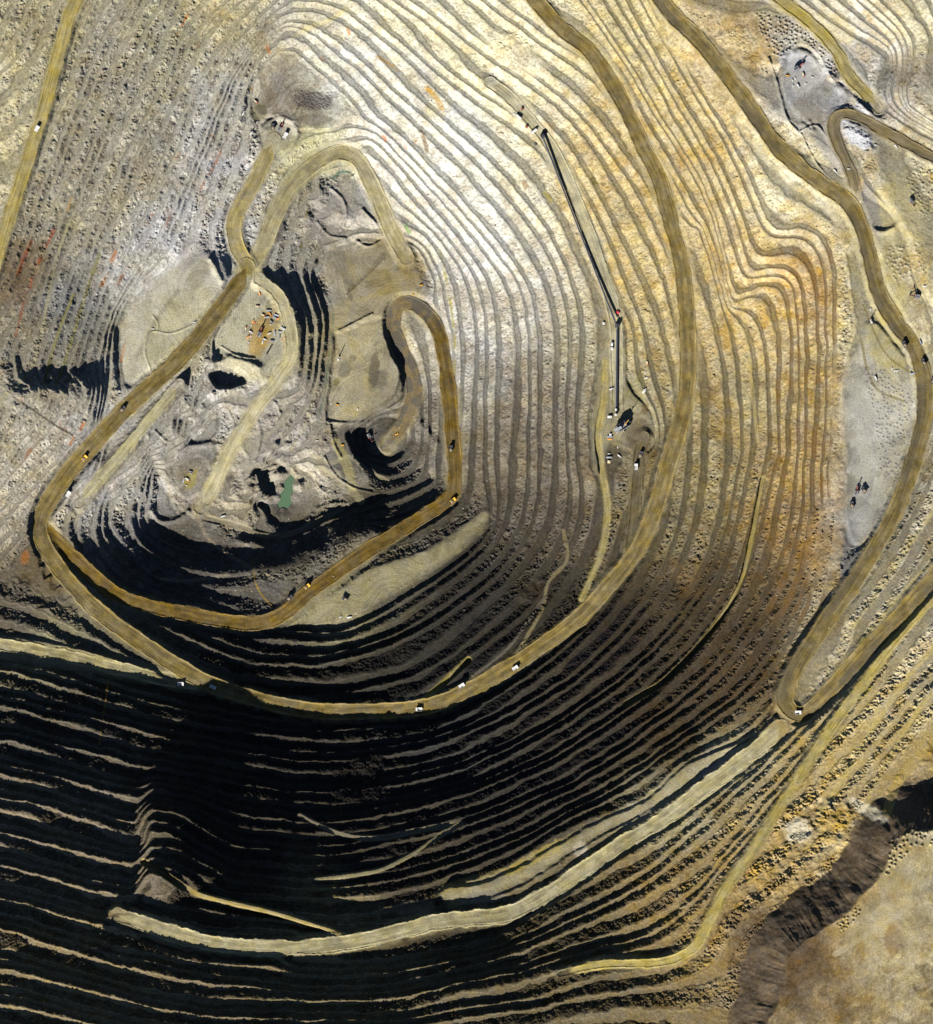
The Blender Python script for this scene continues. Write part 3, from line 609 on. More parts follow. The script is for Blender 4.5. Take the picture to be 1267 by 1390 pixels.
cones([(1205,335),(1245,330),(1252,370),(1215,385),(1200,360)], 5.5, 2.5, 1.6, (226,214,180), 0.5, 3)
cones([(1205,1135),(1235,1120),(1267,1122),(1267,1145),(1235,1145),(1210,1175),(1195,1190)], 6.0, 5.0, 1.9, (214,196,140), 0.3, 4)
cones([(1130,1252),(1160,1225),(1165,1235),(1140,1262)], 5.0, 4.0, 1.7, (214,196,140), 0.3, 5)
cones([(398,122),(450,124),(452,148),(402,148)], 3.4, 2.0, 1.2, (100,94,90), 0.4, 6)
cones([(1226,240),(1255,225),(1267,250),(1262,300),(1240,290)], 5.0, 2.5, 1.5, (190,176,130), 0.3, 7)
for nm_ in ('main', 'inner', 'crest', 'shovel_ramp', 'loop', 'camp_road', 'north_pad', 'east_ramp', 'south_bench', 'west_bench', 'north_west'):
    paint_line([p[:2] for p in ROADS[nm_][0]], ROADS[nm_][1] / 2 - 1, (186, 172, 128), 0.5, 9, 0.5)
# ---------------------------------------------------------------- roads cut and filled into the slopes
RID = np.zeros(X.shape, np.int16)
order = ['north_west','belt_terrace','ledge_ramp','mid_ramp','slot_ramp','gully_ramp','wall_ramp','lower_ramp','terrace_path','side_strip','west_bench','south_bench','east_ramp','north_pad','grey_spur','crusher_road','loop','shovel_ramp','camp_road','crest','inner','main']
ENDS = {'main': 'e', 'loop': 'e', 'shovel_ramp': 'e', 'crusher_road': 's', 'camp_road': 'se', 'side_strip': 'se', 'belt_terrace': 'se', 'east_ramp': 'e', 'terrace_path': 's', 'north_pad': 'e', 'grey_spur': 'e', 'lower_ramp': 'se', 'inner': 'e', 'south_bench': 'se'}
EXT = {'main': 9, 'inner': 9, 'south_bench': 9, 'west_bench': 7}
def SOUTH(w, pts):
    Q = spline(pts, 6); x, y = X[w], Y[w]
    o = np.argsort(Q[:, 0]); 
    D2 = np.full(x.shape, 1e9, F); S2 = np.zeros(x.shape, F)
    for q in Q[::2]:
        if q[1] < 700: continue
        dd = (x - q[0]) ** 2 + (y - q[1]) ** 2
        b = dd < D2; D2 = np.where(b, dd, D2); S2 = np.where(b, (y - q[1]) / np.sqrt(dd + 1), S2)
    return sstep(0.2, 0.7, S2)
for ri, nm in enumerate(order):
    pts, wd, rc = ROADS[nm]
    hw = wd / 2; mar = 7 if wd > 10 else 2.5
    w, D, A, Z, SG = line_field(pts, hw + mar + 4)
    x, y = X[w], Y[w]
    hwv = hw * (1 + 0.16 * noise(A / 40, A * 0 + ri * 9, 1.0, 71, 3))
    ext = 0
    if nm in EXT:
        ny_ = noise(x, y, 16, 79, 2)
        ext = EXT[nm] * np.clip(SOUTH(w, pts), 0, 1) * sstep(740, 800, y) * (1 - sstep(640, 760, x)) * (1 + 0.4 * ny_)
    e = D - hwv + (3.2 if nm in ('south_bench', 'west_bench', 'camp_road') else 1.7 if wd > 10 else 0.7) * noise(x, y, 13, 72, 5, 0.6)
    m = 1 - sstep(-0.5, mar, e - ext)
    zz = Z * STEP + 0.25 * noise(x, y, 4, 73, 2)
    H[w] = H[w] * (1 - m) + zz * m
    bk = sstep(-0.5, 0.0, noise(A / 14, SG * 3 + ri, 1.0, 80, 2))
    if wd > 10:
        H[w] += 2.2 * bk * np.exp(-((e + 0.6) / 0.8) ** 2)       # safety berms
        H[w] += 0.8 * np.exp(-((D - hwv * 0.72) / 0.6) ** 2) * (SG > 0) * (wd > 18)
    ec = e
    if nm in ENDS:
        AT = A[D < hw].max()
        if 's' in ENDS[nm]: ec = ec + 12 * (1 - sstep(0, 22, A))
        if 'e' in ENDS[nm]: ec = ec + 12 * (1 - sstep(0, 26, AT - A))
    base = alb(rc)[None, None] * np.ones(D.shape + (1,))
    s = SG * D / hw
    streak = noise(A, s * 5.5, 1.0, 74, 1, ay=1.0) * 0
    streak = noise(A / 34, s * 7, 1.0, 74 + ri, 3)
    blot = noise(A / 12, s * 1.2 + 7, 1.0, 90 + ri, 2)
    k = 1 + 0.46 * streak + 0.30 * blot + 0.14 * noise(x, y, 7, 75, 4)
    if wd > 18:
        k *= 1 - 0.22 * np.exp(-((np.abs(s) - 0.42) / 0.2) ** 2) * (0.6 + 0.4 * noise(A, s * 0, 25, 76, 1))
        k *= 1 + 0.22 * sstep(0.7, 0.95, np.abs(s)) * bk
        k *= 1 - 0.20 * sstep(0.0, 0.12, noise(A / 9, SG * 2 + np.round(s * 1.2) * 5, 1.0, 81, 1)) * (np.abs(s) < 0.75)
    base = base * k[..., None]
    if nm == 'inner':
        wet = sstep(-0.1, 0.15, noise(A / 8, s * 1.1, 1.0, 77, 1)) * sstep(860, 885, A) * 0.95
        base = base * (1 - wet[..., None]) + alb((84, 80, 70)) * wet[..., None]
        base = base * (1 - 0.4 * sstep(860, 900, A)[..., None]) + alb((140,130,112)) * 0.4 * sstep(860, 900, A)[..., None]
    if nm in ('crest', 'grey_spur'):
        gk = (sstep(0.25, -0.15, s) if nm == 'crest' else sstep(-0.2, 0.2, s)) * 0.6 * sstep(-0.5, 0.3, noise(A, A * 0, 40, 78, 2))
        base = base * (1 - gk[..., None]) + alb((96, 90, 76)) * gk[..., None]
    cm = (1 - sstep(-1.0, 1.6 if wd > 18 else 3.5, ec)) * (1.0 if nm not in ('loop','camp_road','south_bench','side_strip','shovel_ramp') else 0.85)
    COL[w] = COL[w] * (1 - cm[..., None]) + base * cm[..., None]
    r = RID[w]; r[ec < 0.2] = ri + 1; RID[w] = r
    FLAT[w] = np.maximum(FLAT[w], m)
# pool in the pit bottom
POOL = [(389,650),(394,644),(399,649),(396,658),(397,666),(393,673),(395,683),(389,690),(383,687),(379,690),(376,684),(381,677),(380,670),(386,663),(384,656)]
POOL2 = [(362,655),(368,653),(371,658),(368,663),(363,661)]
for P, dep in ((POOL, 4.0), (POOL2, 3.0)):
    w = window(345, 425, 635, 710)
    sd = sdf(P, X[w], Y[w])
    m = 1 - sstep(-1, 13, sd)
    H[w] = H[w] * (1 - m) + (2.6 * STEP - dep * (1 - sstep(-2, 2.0, sd))) * m
COL = np.clip(COL, 0.01, 0.85)

def PX(x): return (x - CX) * S
def PY(y): return (CY - y) * S
def ground(x, y):
    i = np.clip(np.searchsorted(XS, x) - 1, 0, len(XS) - 2); j = np.clip(np.searchsorted(YS, y) - 1, 0, len(YS) - 2)
    return float(H[j, i])

# ---------------------------------------------------------------- rock and road material
def new_mat(name):
    m = bpy.data.materials.new(name); m.use_nodes = True
    return m, m.node_tree, m.node_tree.nodes['Principled BSDF']
def ground_material(name, bump, rough):
    m, nt, b = new_mat(name)
    N = nt.nodes.new; Lk = nt.links.new
    at = N('ShaderNodeAttribute'); at.attribute_name = 'rock_colour'
    tc = N('ShaderNodeTexCoord')
    n1 = N('ShaderNodeTexNoise'); n1.inputs['Scale'].default_value = 0.30; n1.inputs['Detail'].default_value = 6; n1.inputs['Roughness'].default_value = 0.7
    n2 = N('ShaderNodeTexNoise'); n2.inputs['Scale'].default_value = 0.035; n2.inputs['Detail'].default_value = 4
    Lk(tc.outputs['Object'], n1.inputs['Vector']); Lk(tc.outputs['Object'], n2.inputs['Vector'])
    r1 = N('ShaderNodeMapRange'); r1.inputs[1].default_value = 0.3; r1.inputs[2].default_value = 0.7; r1.inputs[3].default_value = 0.72; r1.inputs[4].default_value = 1.28
    Lk(n1.outputs['Fac'], r1.inputs[0])
    mx = N('ShaderNodeVectorMath'); mx.operation = 'SCALE'
    Lk(at.outputs['Color'], mx.inputs[0]); Lk(r1.outputs[0], mx.inputs['Scale'])
    hs = N('ShaderNodeHueSaturation'); Lk(mx.outputs[0], hs.inputs['Color'])
    r2 = N('ShaderNodeMapRange'); r2.inputs[1].default_value = 0.3; r2.inputs[2].default_value = 0.7; r2.inputs[3].default_value = 0.85; r2.inputs[4].default_value = 1.2
    Lk(n2.outputs['Fac'], r2.inputs[0]); Lk(r2.outputs[0], hs.inputs['Saturation'])
    Lk(hs.outputs[0], b.inputs['Base Color'])
    b.inputs['Roughness'].default_value = rough
    b.inputs['Specular IOR Level'].default_value = 0.08
    bp = N('ShaderNodeBump'); bp.inputs['Strength'].default_value = 1.0; bp.inputs['Distance'].default_value = bump
    Lk(n1.outputs['Fac'], bp.inputs['Height']); Lk(bp.outputs[0], b.inputs['Normal'])
    return m
M_ROCK = ground_material('benched rock', 1.3, 0.97)
M_ROAD = ground_material('packed haul road', 0.6, 0.9)

ny, nx = X.shape
VX = (X - CX) * S; VY = (CY - Y) * S
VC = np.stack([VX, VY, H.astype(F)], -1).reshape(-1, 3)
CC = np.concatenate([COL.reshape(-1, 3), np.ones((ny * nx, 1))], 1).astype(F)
idx = np.arange(ny * nx).reshape(ny, nx)
quads = np.stack([idx[1:, :-1], idx[1:, 1:], idx[:-1, 1:], idx[:-1, :-1]], -1).reshape(-1, 4)
qid = RID[:-1, :-1].reshape(-1)
def sheet(name, sel, mat):
    q = quads[sel]
    used = np.unique(q)
    remap = np.zeros(ny * nx, np.int32); remap[used] = np.arange(len(used))
    q = remap[q]
    me = bpy.data.meshes.new(name)
    me.vertices.add(len(used)); me.vertices.foreach_set('co', VC[used].ravel())
    me.loops.add(q.size); me.loops.foreach_set('vertex_index', q.ravel().astype(np.int32))
    me.polygons.add(len(q)); me.polygons.foreach_set('loop_start', (np.arange(len(q)) * 4).astype(np.int32))
    me.polygons.foreach_set('use_smooth', np.ones(len(q), bool))
    a = me.color_attributes.new('rock_colour', 'FLOAT_COLOR', 'POINT')
    a.data.foreach_set('color', CC[used].ravel())
    me.update(); me.validate()
    me.materials.append(mat)
    o = bpy.data.objects.new(name, me); scene.collection.objects.link(o)
    o['kind'] = 'structure'
    return o
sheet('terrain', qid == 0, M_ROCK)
for ri, nm in enumerate(order):
    if (qid == ri + 1).any():
        sheet('haul_road' if ROADS[nm][1] > 10 else 'access_track', qid == ri + 1, M_ROAD)

# ---------------------------------------------------------------- plain materials for machines and water
MATS = {}
def mat(name, col, rough=0.6, metal=0.0, var=0.12):
    if name in MATS: return MATS[name]
    m, nt, b = new_mat(name)
    tc = nt.nodes.new('ShaderNodeTexCoord'); n = nt.nodes.new('ShaderNodeTexNoise'); n.inputs['Scale'].default_value = 1.3; n.inputs['Detail'].default_value = 5
    nt.links.new(tc.outputs['Object'], n.inputs['Vector'])
    r = nt.nodes.new('ShaderNodeMapRange'); r.inputs[1].default_value = 0.3; r.inputs[2].default_value = 0.7; r.inputs[3].default_value = 1 - var; r.inputs[4].default_value = 1 + var
    nt.links.new(n.outputs['Fac'], r.inputs[0])
    mx = nt.nodes.new('ShaderNodeVectorMath'); mx.operation = 'SCALE'; mx.inputs[0].default_value = tuple(srgb(col))
    nt.links.new(r.outputs[0], mx.inputs['Scale']); nt.links.new(mx.outputs[0], b.inputs['Base Color'])
    b.inputs['Roughness'].default_value = rough; b.inputs['Metallic'].default_value = metal
    MATS[name] = m
    return m
WHITE = mat('dusty white paint', (192, 190, 184)); YEL = mat('yellow paint', (226, 168, 48)); ORG = mat('orange paint', (222, 140, 60))
DARK = mat('dark steel', (48, 46, 52)); STEEL = mat('grey steel', (128, 128, 130), 0.5, 0.3); RUB = mat('rubber', (26, 26, 28), 0.9)
RED = mat('red paint', (176, 40, 44)); BLUE = mat('blue paint', (70, 92, 150)); GLASS = mat('dark cab glass', (30, 36, 44), 0.15)
LOAD = mat('broken ore load', (120, 108, 90), 0.95, 0, 0.3); BELT = mat('conveyor belt rubber', (38, 38, 46), 0.85); ROOF = mat('galvanised roof sheet', (150, 152, 156), 0.5, 0.2)
RUST = mat('rusty red steel', (120, 62, 50), 0.8); PIPE = mat('brown timber mats', (150, 116, 84), 0.9); TAN = mat('tan canvas', (196, 178, 140), 0.9)

def bm_box(bm, c, s, taper=(1, 1), rz=0, rx=0, ry=0):
    v = []
    for z in (-1, 1):
        tx, ty = taper if z > 0 else (1, 1)
        for x_, y_ in ((-1, -1), (1, -1), (1, 1), (-1, 1)):
            v.append(Vector((x_ * s[0] / 2 * tx, y_ * s[1] / 2 * ty, z * s[2] / 2)))
    M = Matrix.Translation(c) @ Matrix.Rotation(rz, 4, 'Z') @ Matrix.Rotation(ry, 4, 'Y') @ Matrix.Rotation(rx, 4, 'X')
    v = [bm.verts.new(M @ p) for p in v]
    for f in ((3, 2, 1, 0), (4, 5, 6, 7), (0, 1, 5, 4), (1, 2, 6, 5), (2, 3, 7, 6), (3, 0, 4, 7)):
        bm.faces.new([v[i] for i in f])
def bm_tube(bm, p, q, r, n=8, r2=None):
    p, q = Vector(p), Vector(q); dz = (q - p).normalized()
    up = Vector((0, 0, 1)) if abs(dz.z) < 0.9 else Vector((1, 0, 0))
    a = dz.cross(up).normalized(); b = dz.cross(a); r2 = r if r2 is None else r2
    A = [bm.verts.new(p + (a * math.cos(t) + b * math.sin(t)) * r) for t in [2 * math.pi * i / n for i in range(n)]]
    B = [bm.verts.new(q + (a * math.cos(t) + b * math.sin(t)) * r2) for t in [2 * math.pi * i / n for i in range(n)]]
    for i in range(n): bm.faces.new((A[i], B[i], B[(i + 1) % n], A[(i + 1) % n]))
    bm.faces.new(A); bm.faces.new(B[::-1])
def bm_prism(bm, prof, y0, y1):
    """profile in x,z extruded along y"""
    A = [bm.verts.new((x_, y0, z_)) for x_, z_ in prof]; B = [bm.verts.new((x_, y1, z_)) for x_, z_ in prof]
    n = len(prof)
    for i in range(n): bm.faces.new((A[i], B[i], B[(i + 1) % n], A[(i + 1) % n]))
    bm.faces.new(A[::-1]); bm.faces.new(B)
def part(name, m, parent, fill, bevel=0.0, label=None):
    bm = bmesh.new(); fill(bm)
    bmesh.ops.recalc_face_normals(bm, faces=bm.faces)
    if bevel: bmesh.ops.bevel(bm, geom=bm.edges[:], offset=bevel, segments=1, affect='EDGES')
    me = bpy.data.meshes.new(name); bm.to_mesh(me); bm.free(); me.materials.append(m)
    o = bpy.data.objects.new(name, me); scene.collection.objects.link(o)
    if parent is not None: o.parent = parent
    if label: o['label'] = label
    return o
def thing(name, label, cat, group=None):
    o = bpy.data.objects.new(name, None); o.empty_display_size = 3; scene.collection.objects.link(o)
    o['label'] = label; o['category'] = cat
    if group: o['group'] = group
    return o
def place(o, px, py, rot, dz=0.0, tilt=True):
    """rot: compass-like angle in the photo plane, degrees counter-clockwise from the right"""
    r = 3.0
    hx = (ground(px + r, py) - ground(px - r, py)) / (2 * r * S); hy = (ground(px, py - r) - ground(px, py + r)) / (2 * r * S)
    zs = [ground(px + a, py + b) for a in (-2, 0, 2) for b in (-2, 0, 2)]
    q = Matrix.Rotation(math.radians(rot), 4, 'Z')
    if tilt and abs(hx) < 0.25 and abs(hy) < 0.25:
        nrm = Vector((-hx, -hy, 1)).normalized()
        q = Vector((0, 0, 1)).rotation_difference(nrm).to_matrix().to_4x4() @ q
    o.rotation_euler = q.to_euler()
    o.location = (PX(px), PY(py), sum(zs) / 9 + dz)
def copy_tree(o, parent=None):
    c = o.copy(); scene.collection.objects.link(c)
    if parent is not None:
        c.parent = parent
    for ch in [k for k in bpy.data.objects if k.parent == o]: copy_tree(ch, c)
    return c

# ---------------------------------------------------------------- pools
def water(name, P, label, col, lev):
    Q = spline(list(P) + [P[0]], 5)[:-1]
    bm = bmesh.new(); vs = [bm.verts.new((PX(x_), PY(y_), lev)) for x_, y_ in Q]; bm.faces.new(vs); bmesh.ops.recalc_face_normals(bm, faces=bm.faces)
    if bm.faces[:][0].normal.z < 0: bmesh.ops.reverse_faces(bm, faces=bm.faces[:])
    bmesh.ops.triangulate(bm, faces=bm.faces[:])
    me = bpy.data.meshes.new(name); bm.to_mesh(me); bm.free(); me.materials.append(mat(name + ' water', col, 0.25, 0, 0.45))
    o = bpy.data.objects.new(name, me); scene.collection.objects.link(o); o['kind'] = 'structure'; o['label'] = label
water('pool', [(x_ + (1 if x_ > 388 else -1), y_ + (1 if y_ > 670 else -1)) for x_, y_ in POOL], 'shallow green water pool in the pit bottom', (74, 96, 72), 2.6 * STEP - 1.2)
water('pool', [(x_, y_) for x_, y_ in POOL2], 'tiny round green pool beside the larger one', (60, 120, 70), 2.6 * STEP - 1.2)

# ---------------------------------------------------------------- haul truck: faces +x
def make_truck(cabm, trayM, loaded):
    t = thing('haul_truck', '', 'haul truck')
    part('chassis', DARK, t, lambda bm: (bm_box(bm, (0, 0, 2.4), (12.5, 2.6, 1.2)), bm_box(bm, (4.6, 0, 2.6), (3.6, 6.4, 1.3))), 0.1)
    part('engine_hood', cabm, t, lambda bm: (bm_box(bm, (5.4, 0, 4.0), (2.6, 5.4, 1.8), (0.85, 0.9)), bm_box(bm, (6.3, 0, 3.0), (0.8, 7.2, 0.5))), 0.12)
    cab = part('cab', cabm, t, lambda bm: bm_box(bm, (4.4, 2.2, 5.4), (2.3, 2.2, 2.2), (0.85, 0.9)), 0.1)
    part('windscreen', GLASS, cab, lambda bm: bm_box(bm, (5.58, 2.2, 5.7), (0.1, 1.7, 1.1)))
    def tray(bm):
        bm_prism(bm, [(-7.2, 5.4), (-6.6, 4.4), (2.6, 3.6), (3.4, 6.9), (7.0, 7.4), (7.0, 7.75), (3.1, 7.3), (2.2, 4.3), (-6.6, 5.0)], -3.9, 3.9)
        for s_ in (-1, 1):
            bm_prism(bm, [(-7.2, 5.4), (-6.6, 4.4), (2.6, 3.6), (3.4, 7.1), (-6.9, 6.6)], s_ * 3.9 - 0.3 * (s_ > 0), s_ * 3.9 + 0.3 * (s_ < 0))
    tr = part('tray', trayM, t, tray)
    if loaded:
        def load(bm):
            bmesh.ops.create_icosphere(bm, subdivisions=3, radius=1.0)
            R = random.Random(4)
            for v in bm.verts:
                k = 1 + R.uniform(-.08, .08)
                v.co = Vector((v.co.x * 4.4 * k - 2.2, v.co.y * 3.3 * k, max(4.6, 5.4 + v.co.z * 2.5 * k)))
        part('ore_load', LOAD, tr, load)
    for x_ in (4.3, -3.6):
        for s_ in (-1, 1):
            w = part('wheel', RUB, t, lambda bm: bm_tube(bm, (x_, s_ * (2.7 if x_ > 0 else 2.0), 1.75), (x_, s_ * 4.1, 1.75), 1.75, 16), 0.12)
            part('rim', STEEL, w, lambda bm: bm_tube(bm, (x_, s_ * 4.0, 1.75), (x_, s_ * 4.18, 1.75), 0.85, 12))
    return t
T_empty = make_truck(WHITE, WHITE, False); T_load = make_truck(WHITE, DARK, True); T_org = make_truck(ORG, YEL, True)
fleet = [(52,176,60,0,'white haul truck on the pale road at the upper left edge of the pit'),
 (166,555,45,1,'haul truck climbing the left haul road beside the black gully stripes'),
 (114,622,50,2,'orange haul truck on the left haul road next to the pale strip'),
 (92,671,60,0,'small looking white haul truck nearing the left road junction'),
 (245,929,0,0,'white haul truck where the pale west bench joins the outer haul road'),
 (289,933,-25,0,'haul truck on the outer haul road, just east of the west bench junction'),
 (569,963,180,0,'haul truck on the outer haul road at the foot of the thin diagonal ramp'),
 (627,931,30,0,'white haul truck on the outer haul road, second along from the thin diagonal ramp'),
 (700,907,32,0,'pinkish white haul truck, farthest right on the outer road\'s bottom curve'),
 (416,797,40,2,'orange haul truck on the brown inner haul road'),
 (393,812,38,1,'dark loaded haul truck just behind the orange one on the inner road'),
 (615,680,40,2,'haul truck with tan cab in the bend of the inner haul road'),
 (612,609,90,1,'haul truck with dark tray on the straight north south stretch of the inner road'),
 (468,813,150,1,'haul truck with white nose parked on the pale ledge below the inner road'),
 (863,634,90,0,'white haul truck on the crusher road, the lower of the pair below the crusher'),
 (870,617,70,1,'haul truck turning on the grey pad below the crusher'),
 (1082,966,0,0,'bright white haul truck in the hairpin bend on the right'),
 (1226,468,120,1,'haul truck at the pale road fork near the right shovel'),
 (1252,492,120,1,'haul truck following another along the right rim road'),
 (1265,517,95,1,'haul truck cut off by the right edge of the picture'),
 (1171,665,130,1,'haul truck backed up to the shovel on the pale grey bench'),
 (1155,685,100,1,'haul truck waiting just below the shovel on the pale grey bench'),
 (370,171,100,1,'haul truck waiting to the left of the shovel below the grey hollow'),
 (387,183,60,0,'haul truck with lilac white cab to the right of the shovel below the grey hollow')]
tmpl = [T_empty, T_load, T_org]; used = [False] * 3
for px, py, a, k, lab in fleet:
    if used[k]: o = copy_tree(tmpl[k])
    else: o = tmpl[k]; used[k] = True
    o['label'] = lab; o['group'] = 'haul trucks on the pit roads'; o['_p'] = 1; del o['_p']
    place(o, px, py, a); o.scale = (1.12, 1.12, 1.12)

# ---------------------------------------------------------------- electric rope shovel: boom along +x
def make_shovel():
    t = thing('mining_shovel', '', 'shovel')
    for s_ in (-1, 1):
        part('crawler_track', DARK, t, lambda bm: bm_box(bm, (0, s_ * 3.6, 1.3), (10.5, 2.0, 2.4), (0.86, 1)), 0.15)
    h = part('machine_house', STEEL, t, lambda bm: (bm_box(bm, (-2.2, 0, 6.2), (11, 8.4, 5.2)), bm_box(bm, (-2.2, 0, 3.2), (9, 6, 0.9))), 0.15)
    part('roof_vent', DARK, h, lambda bm: [bm_box(bm, (x_, 1.5, 9.1), (1.8, 1.8, 0.6)) for x_ in (-6, -3.2, -0.4)])
    part('cab', RUST, t, lambda bm: bm_box(bm, (3.6, -3.3, 8.6), (2.6, 2.4, 2.8)), 0.1)
    part('boom', RUST, t, lambda bm: (bm_tube(bm, (3.4, -1.1, 4.6), (14.5, -0.6, 14.5), 0.65), bm_tube(bm, (3.4, 1.1, 4.6), (14.5, 0.6, 14.5), 0.65), bm_tube(bm, (14.5, -1.3, 14.5), (14.5, 1.3, 14.5), 1.3, 14), bm_tube(bm, (8, -1, 8.8), (8, 1, 8.8), 0.4)))
    part('gantry', DARK, t, lambda bm: (bm_tube(bm, (1.5, -1.6, 8.8), (-0.2, 0, 14.2), 0.3), bm_tube(bm, (1.5, 1.6, 8.8), (-0.2, 0, 14.2), 0.3), bm_tube(bm, (-4.6, 0, 8.8), (-0.2, 0, 14.2), 0.3), bm_tube(bm, (-0.2, 0, 14.2), (14.5, 0, 15.6), 0.14)))
    st = part('dipper_arm', DARK, t, lambda bm: (bm_tube(bm, (5.5, -0.9, 9.5), (13.6, -0.9, 4.2), 0.45), bm_tube(bm, (5.5, 0.9, 9.5), (13.6, 0.9, 4.2), 0.45)))
    part('bucket', DARK, st, lambda bm: (bm_box(bm, (14.6, 0, 3.4), (3.0, 4.2, 3.2), (0.8, 0.9)), [bm_box(bm, (16.0, y_, 4.9), (0.5, 0.4, 1.0)) for y_ in (-1.5, -0.5, 0.5, 1.5)]))
    return t
SH = make_shovel()
for i, (px, py, a, sc, lab) in enumerate([(380,173,62,1.0,'mining shovel between two haul trucks in the horseshoe below the grey hollow'),
  (1161,668,80,1.0,'mining shovel on the pale grey bench beside the right haul road'),
  (1081,95,40,1.25,'largest mining shovel, under maintenance on the white heap in the upper right'),
  (1242,403,170,1.1,'dark mining shovel on the yellow bench near the right edge, north of the road fork'),
  (501,592,-60,0.95,'mining shovel working the deepest black hollow of the pit'),
  (352,452,70,1.1,'long dark mining shovel being serviced on the orange stained yard'),
  (1235,275,-62,0.9,'mining shovel or dragline standing on pale ground below the grey spur road')]):
    o = SH if i == 0 else copy_tree(SH)
    o['label'] = lab; o['group'] = 'mining shovels'; o.scale = (sc,) * 3
    place(o, px, py, a, tilt=False)

# ---------------------------------------------------------------- blast hole drill
def make_drill():
    t = thing('drill_rig', '', 'drill rig')
    for s_ in (-1, 1): part('crawler_track', DARK, t, lambda bm: bm_box(bm, (0, s_ * 2.1, 0.8), (7, 1.1, 1.5), (0.85, 1)), 0.1)
    part('deck', WHITE, t, lambda bm: (bm_box(bm, (0, 0, 2.4), (11, 4.6, 1.4)), bm_box(bm, (-2.6, 0, 4.0), (4.6, 3.6, 1.9))), 0.1)
    c = part('cab', YEL, t, lambda bm: bm_box(bm, (4.6, 1.3, 4.2), (1.8, 1.8, 2.2)), 0.1)
    part('windscreen', GLASS, c, lambda bm: bm_box(bm, (5.54, 1.3, 4.5), (0.1, 1.4, 1.2)))
    def mast(bm):
        for a_ in (-.8, .8):
            for b_ in (-.8, .8): bm_tube(bm, (3 + a_, b_, 1.2), (3 + a_, b_, 23), 0.2, 5)
        for z_ in range(2, 23, 2):
            bm_tube(bm, (2.2, -.8, z_), (3.8, -.8, z_ + 2 if z_ < 21 else z_), 0.14, 4); bm_tube(bm, (2.2, .8, z_), (3.8, .8, z_ + 2 if z_ < 21 else z_), 0.14, 4)
            bm_tube(bm, (2.2, -.8, z_), (2.2, .8, z_), 0.14, 4); bm_tube(bm, (3.8, -.8, z_), (3.8, .8, z_), 0.14, 4)
    m_ = part('mast', RUST, t, mast)
    part('drill_pipe', STEEL, m_, lambda bm: bm_tube(bm, (3, 0, 0.4), (3, 0, 22), 0.35, 8))
    for x_ in (-4.6, 4.6): part('levelling_jack', STEEL, t, lambda bm: (bm_tube(bm, (x_, -1.9, 0.1), (x_, -1.9, 2.0), 0.25), bm_tube(bm, (x_, 1.9, 0.1), (x_, 1.9, 2.0), 0.25)))
    return t
DR = make_drill()
for i, (px, py, a, lab) in enumerate([(1181,437,110,'white blast hole drill with long mast shadow on the right bench'),(459,486,70,'blast hole drill with long mast shadow on the brown pit floor'),(449,547,60,'small drill at the lower left corner of the brown pit floor')]):
    o = DR if i == 0 else copy_tree(DR)
    o['label'] = lab; o['group'] = 'blast hole drills'; place(o, px, py, a, tilt=False)
    if i == 2: o.scale = (.5,) * 3

# ---------------------------------------------------------------- service trucks, pickups, dozers, cabins
def make_pickup(m):
    t = thing('pickup_truck', '', 'pickup')
    part('body', m, t, lambda bm: (bm_box(bm, (0, 0, 0.9), (5.4, 2.0, 0.7)), bm_box(bm, (-1.7, 0.93, 1.4), (2.0, 0.12, 0.4)), bm_box(bm, (-1.7, -0.93, 1.4), (2.0, 0.12, 0.4))), 0.06)
    c = part('cab', m, t, lambda bm: bm_box(bm, (0.4, 0, 1.65), (2.3, 1.8, 0.8), (0.75, 0.85)), 0.05)
    part('windscreen', GLASS, c, lambda bm: bm_box(bm, (1.5, 0, 1.62), (0.08, 1.4, 0.5), ry=-0.6))
    for x_ in (-1.7, 1.7):
        for s_ in (-1, 1): part('wheel', RUB, t, lambda bm: bm_tube(bm, (x_, s_ * 0.75, 0.42), (x_, s_ * 1.05, 0.42), 0.42, 10))
    return t
def make_flatbed(m, boxm):
    t = thing('service_truck', '', 'truck')
    part('chassis', DARK, t, lambda bm: bm_box(bm, (0, 0, 1.0), (9.6, 1.4, 0.5)))
    c = part('cab', m, t, lambda bm: bm_box(bm, (3.8, 0, 2.0), (2.2, 2.5, 2.2), (0.9, 0.95)), 0.08)
    part('windscreen', GLASS, c, lambda bm: bm_box(bm, (4.86, 0, 2.3), (0.1, 2.0, 0.9)))
    part('box', boxm, t, lambda bm: bm_box(bm, (-1.3, 0, 2.5), (7.0, 2.7, 2.4)), 0.06)
    for x_ in (-3.4, -1.9, 3.4):
        for s_ in (-1, 1): part('wheel', RUB, t, lambda bm: bm_tube(bm, (x_, s_ * 0.85, 0.6), (x_, s_ * 1.3, 0.6), 0.6, 10))
    return t
def make_dozer():
    t = thing('bulldozer', '', 'bulldozer')
    for s_ in (-1, 1): part('crawler_track', DARK, t, lambda bm: bm_box(bm, (0, s_ * 1.6, 0.8), (5.6, 0.9, 1.5), (0.8, 1)), 0.1)
    part('body', YEL, t, lambda bm: (bm_box(bm, (0.8, 0, 1.9), (4.0, 2.0, 1.5)), bm_box(bm, (-1.8, 0, 1.7), (1.6, 2.2, 1.2))), 0.1)
    part('cab', YEL, t, lambda bm: bm_box(bm, (-0.9, 0, 3.1), (1.9, 2.0, 1.4), (0.85, 0.85)), 0.06)
    part('blade', YEL, t, lambda bm: (bm_box(bm, (3.9, 0, 1.2), (0.4, 5.4, 1.9)), bm_box(bm, (2.6, 1.3, 0.9), (2.6, .3, .4)), bm_box(bm, (2.6, -1.3, 0.9), (2.6, .3, .4))))
    return t
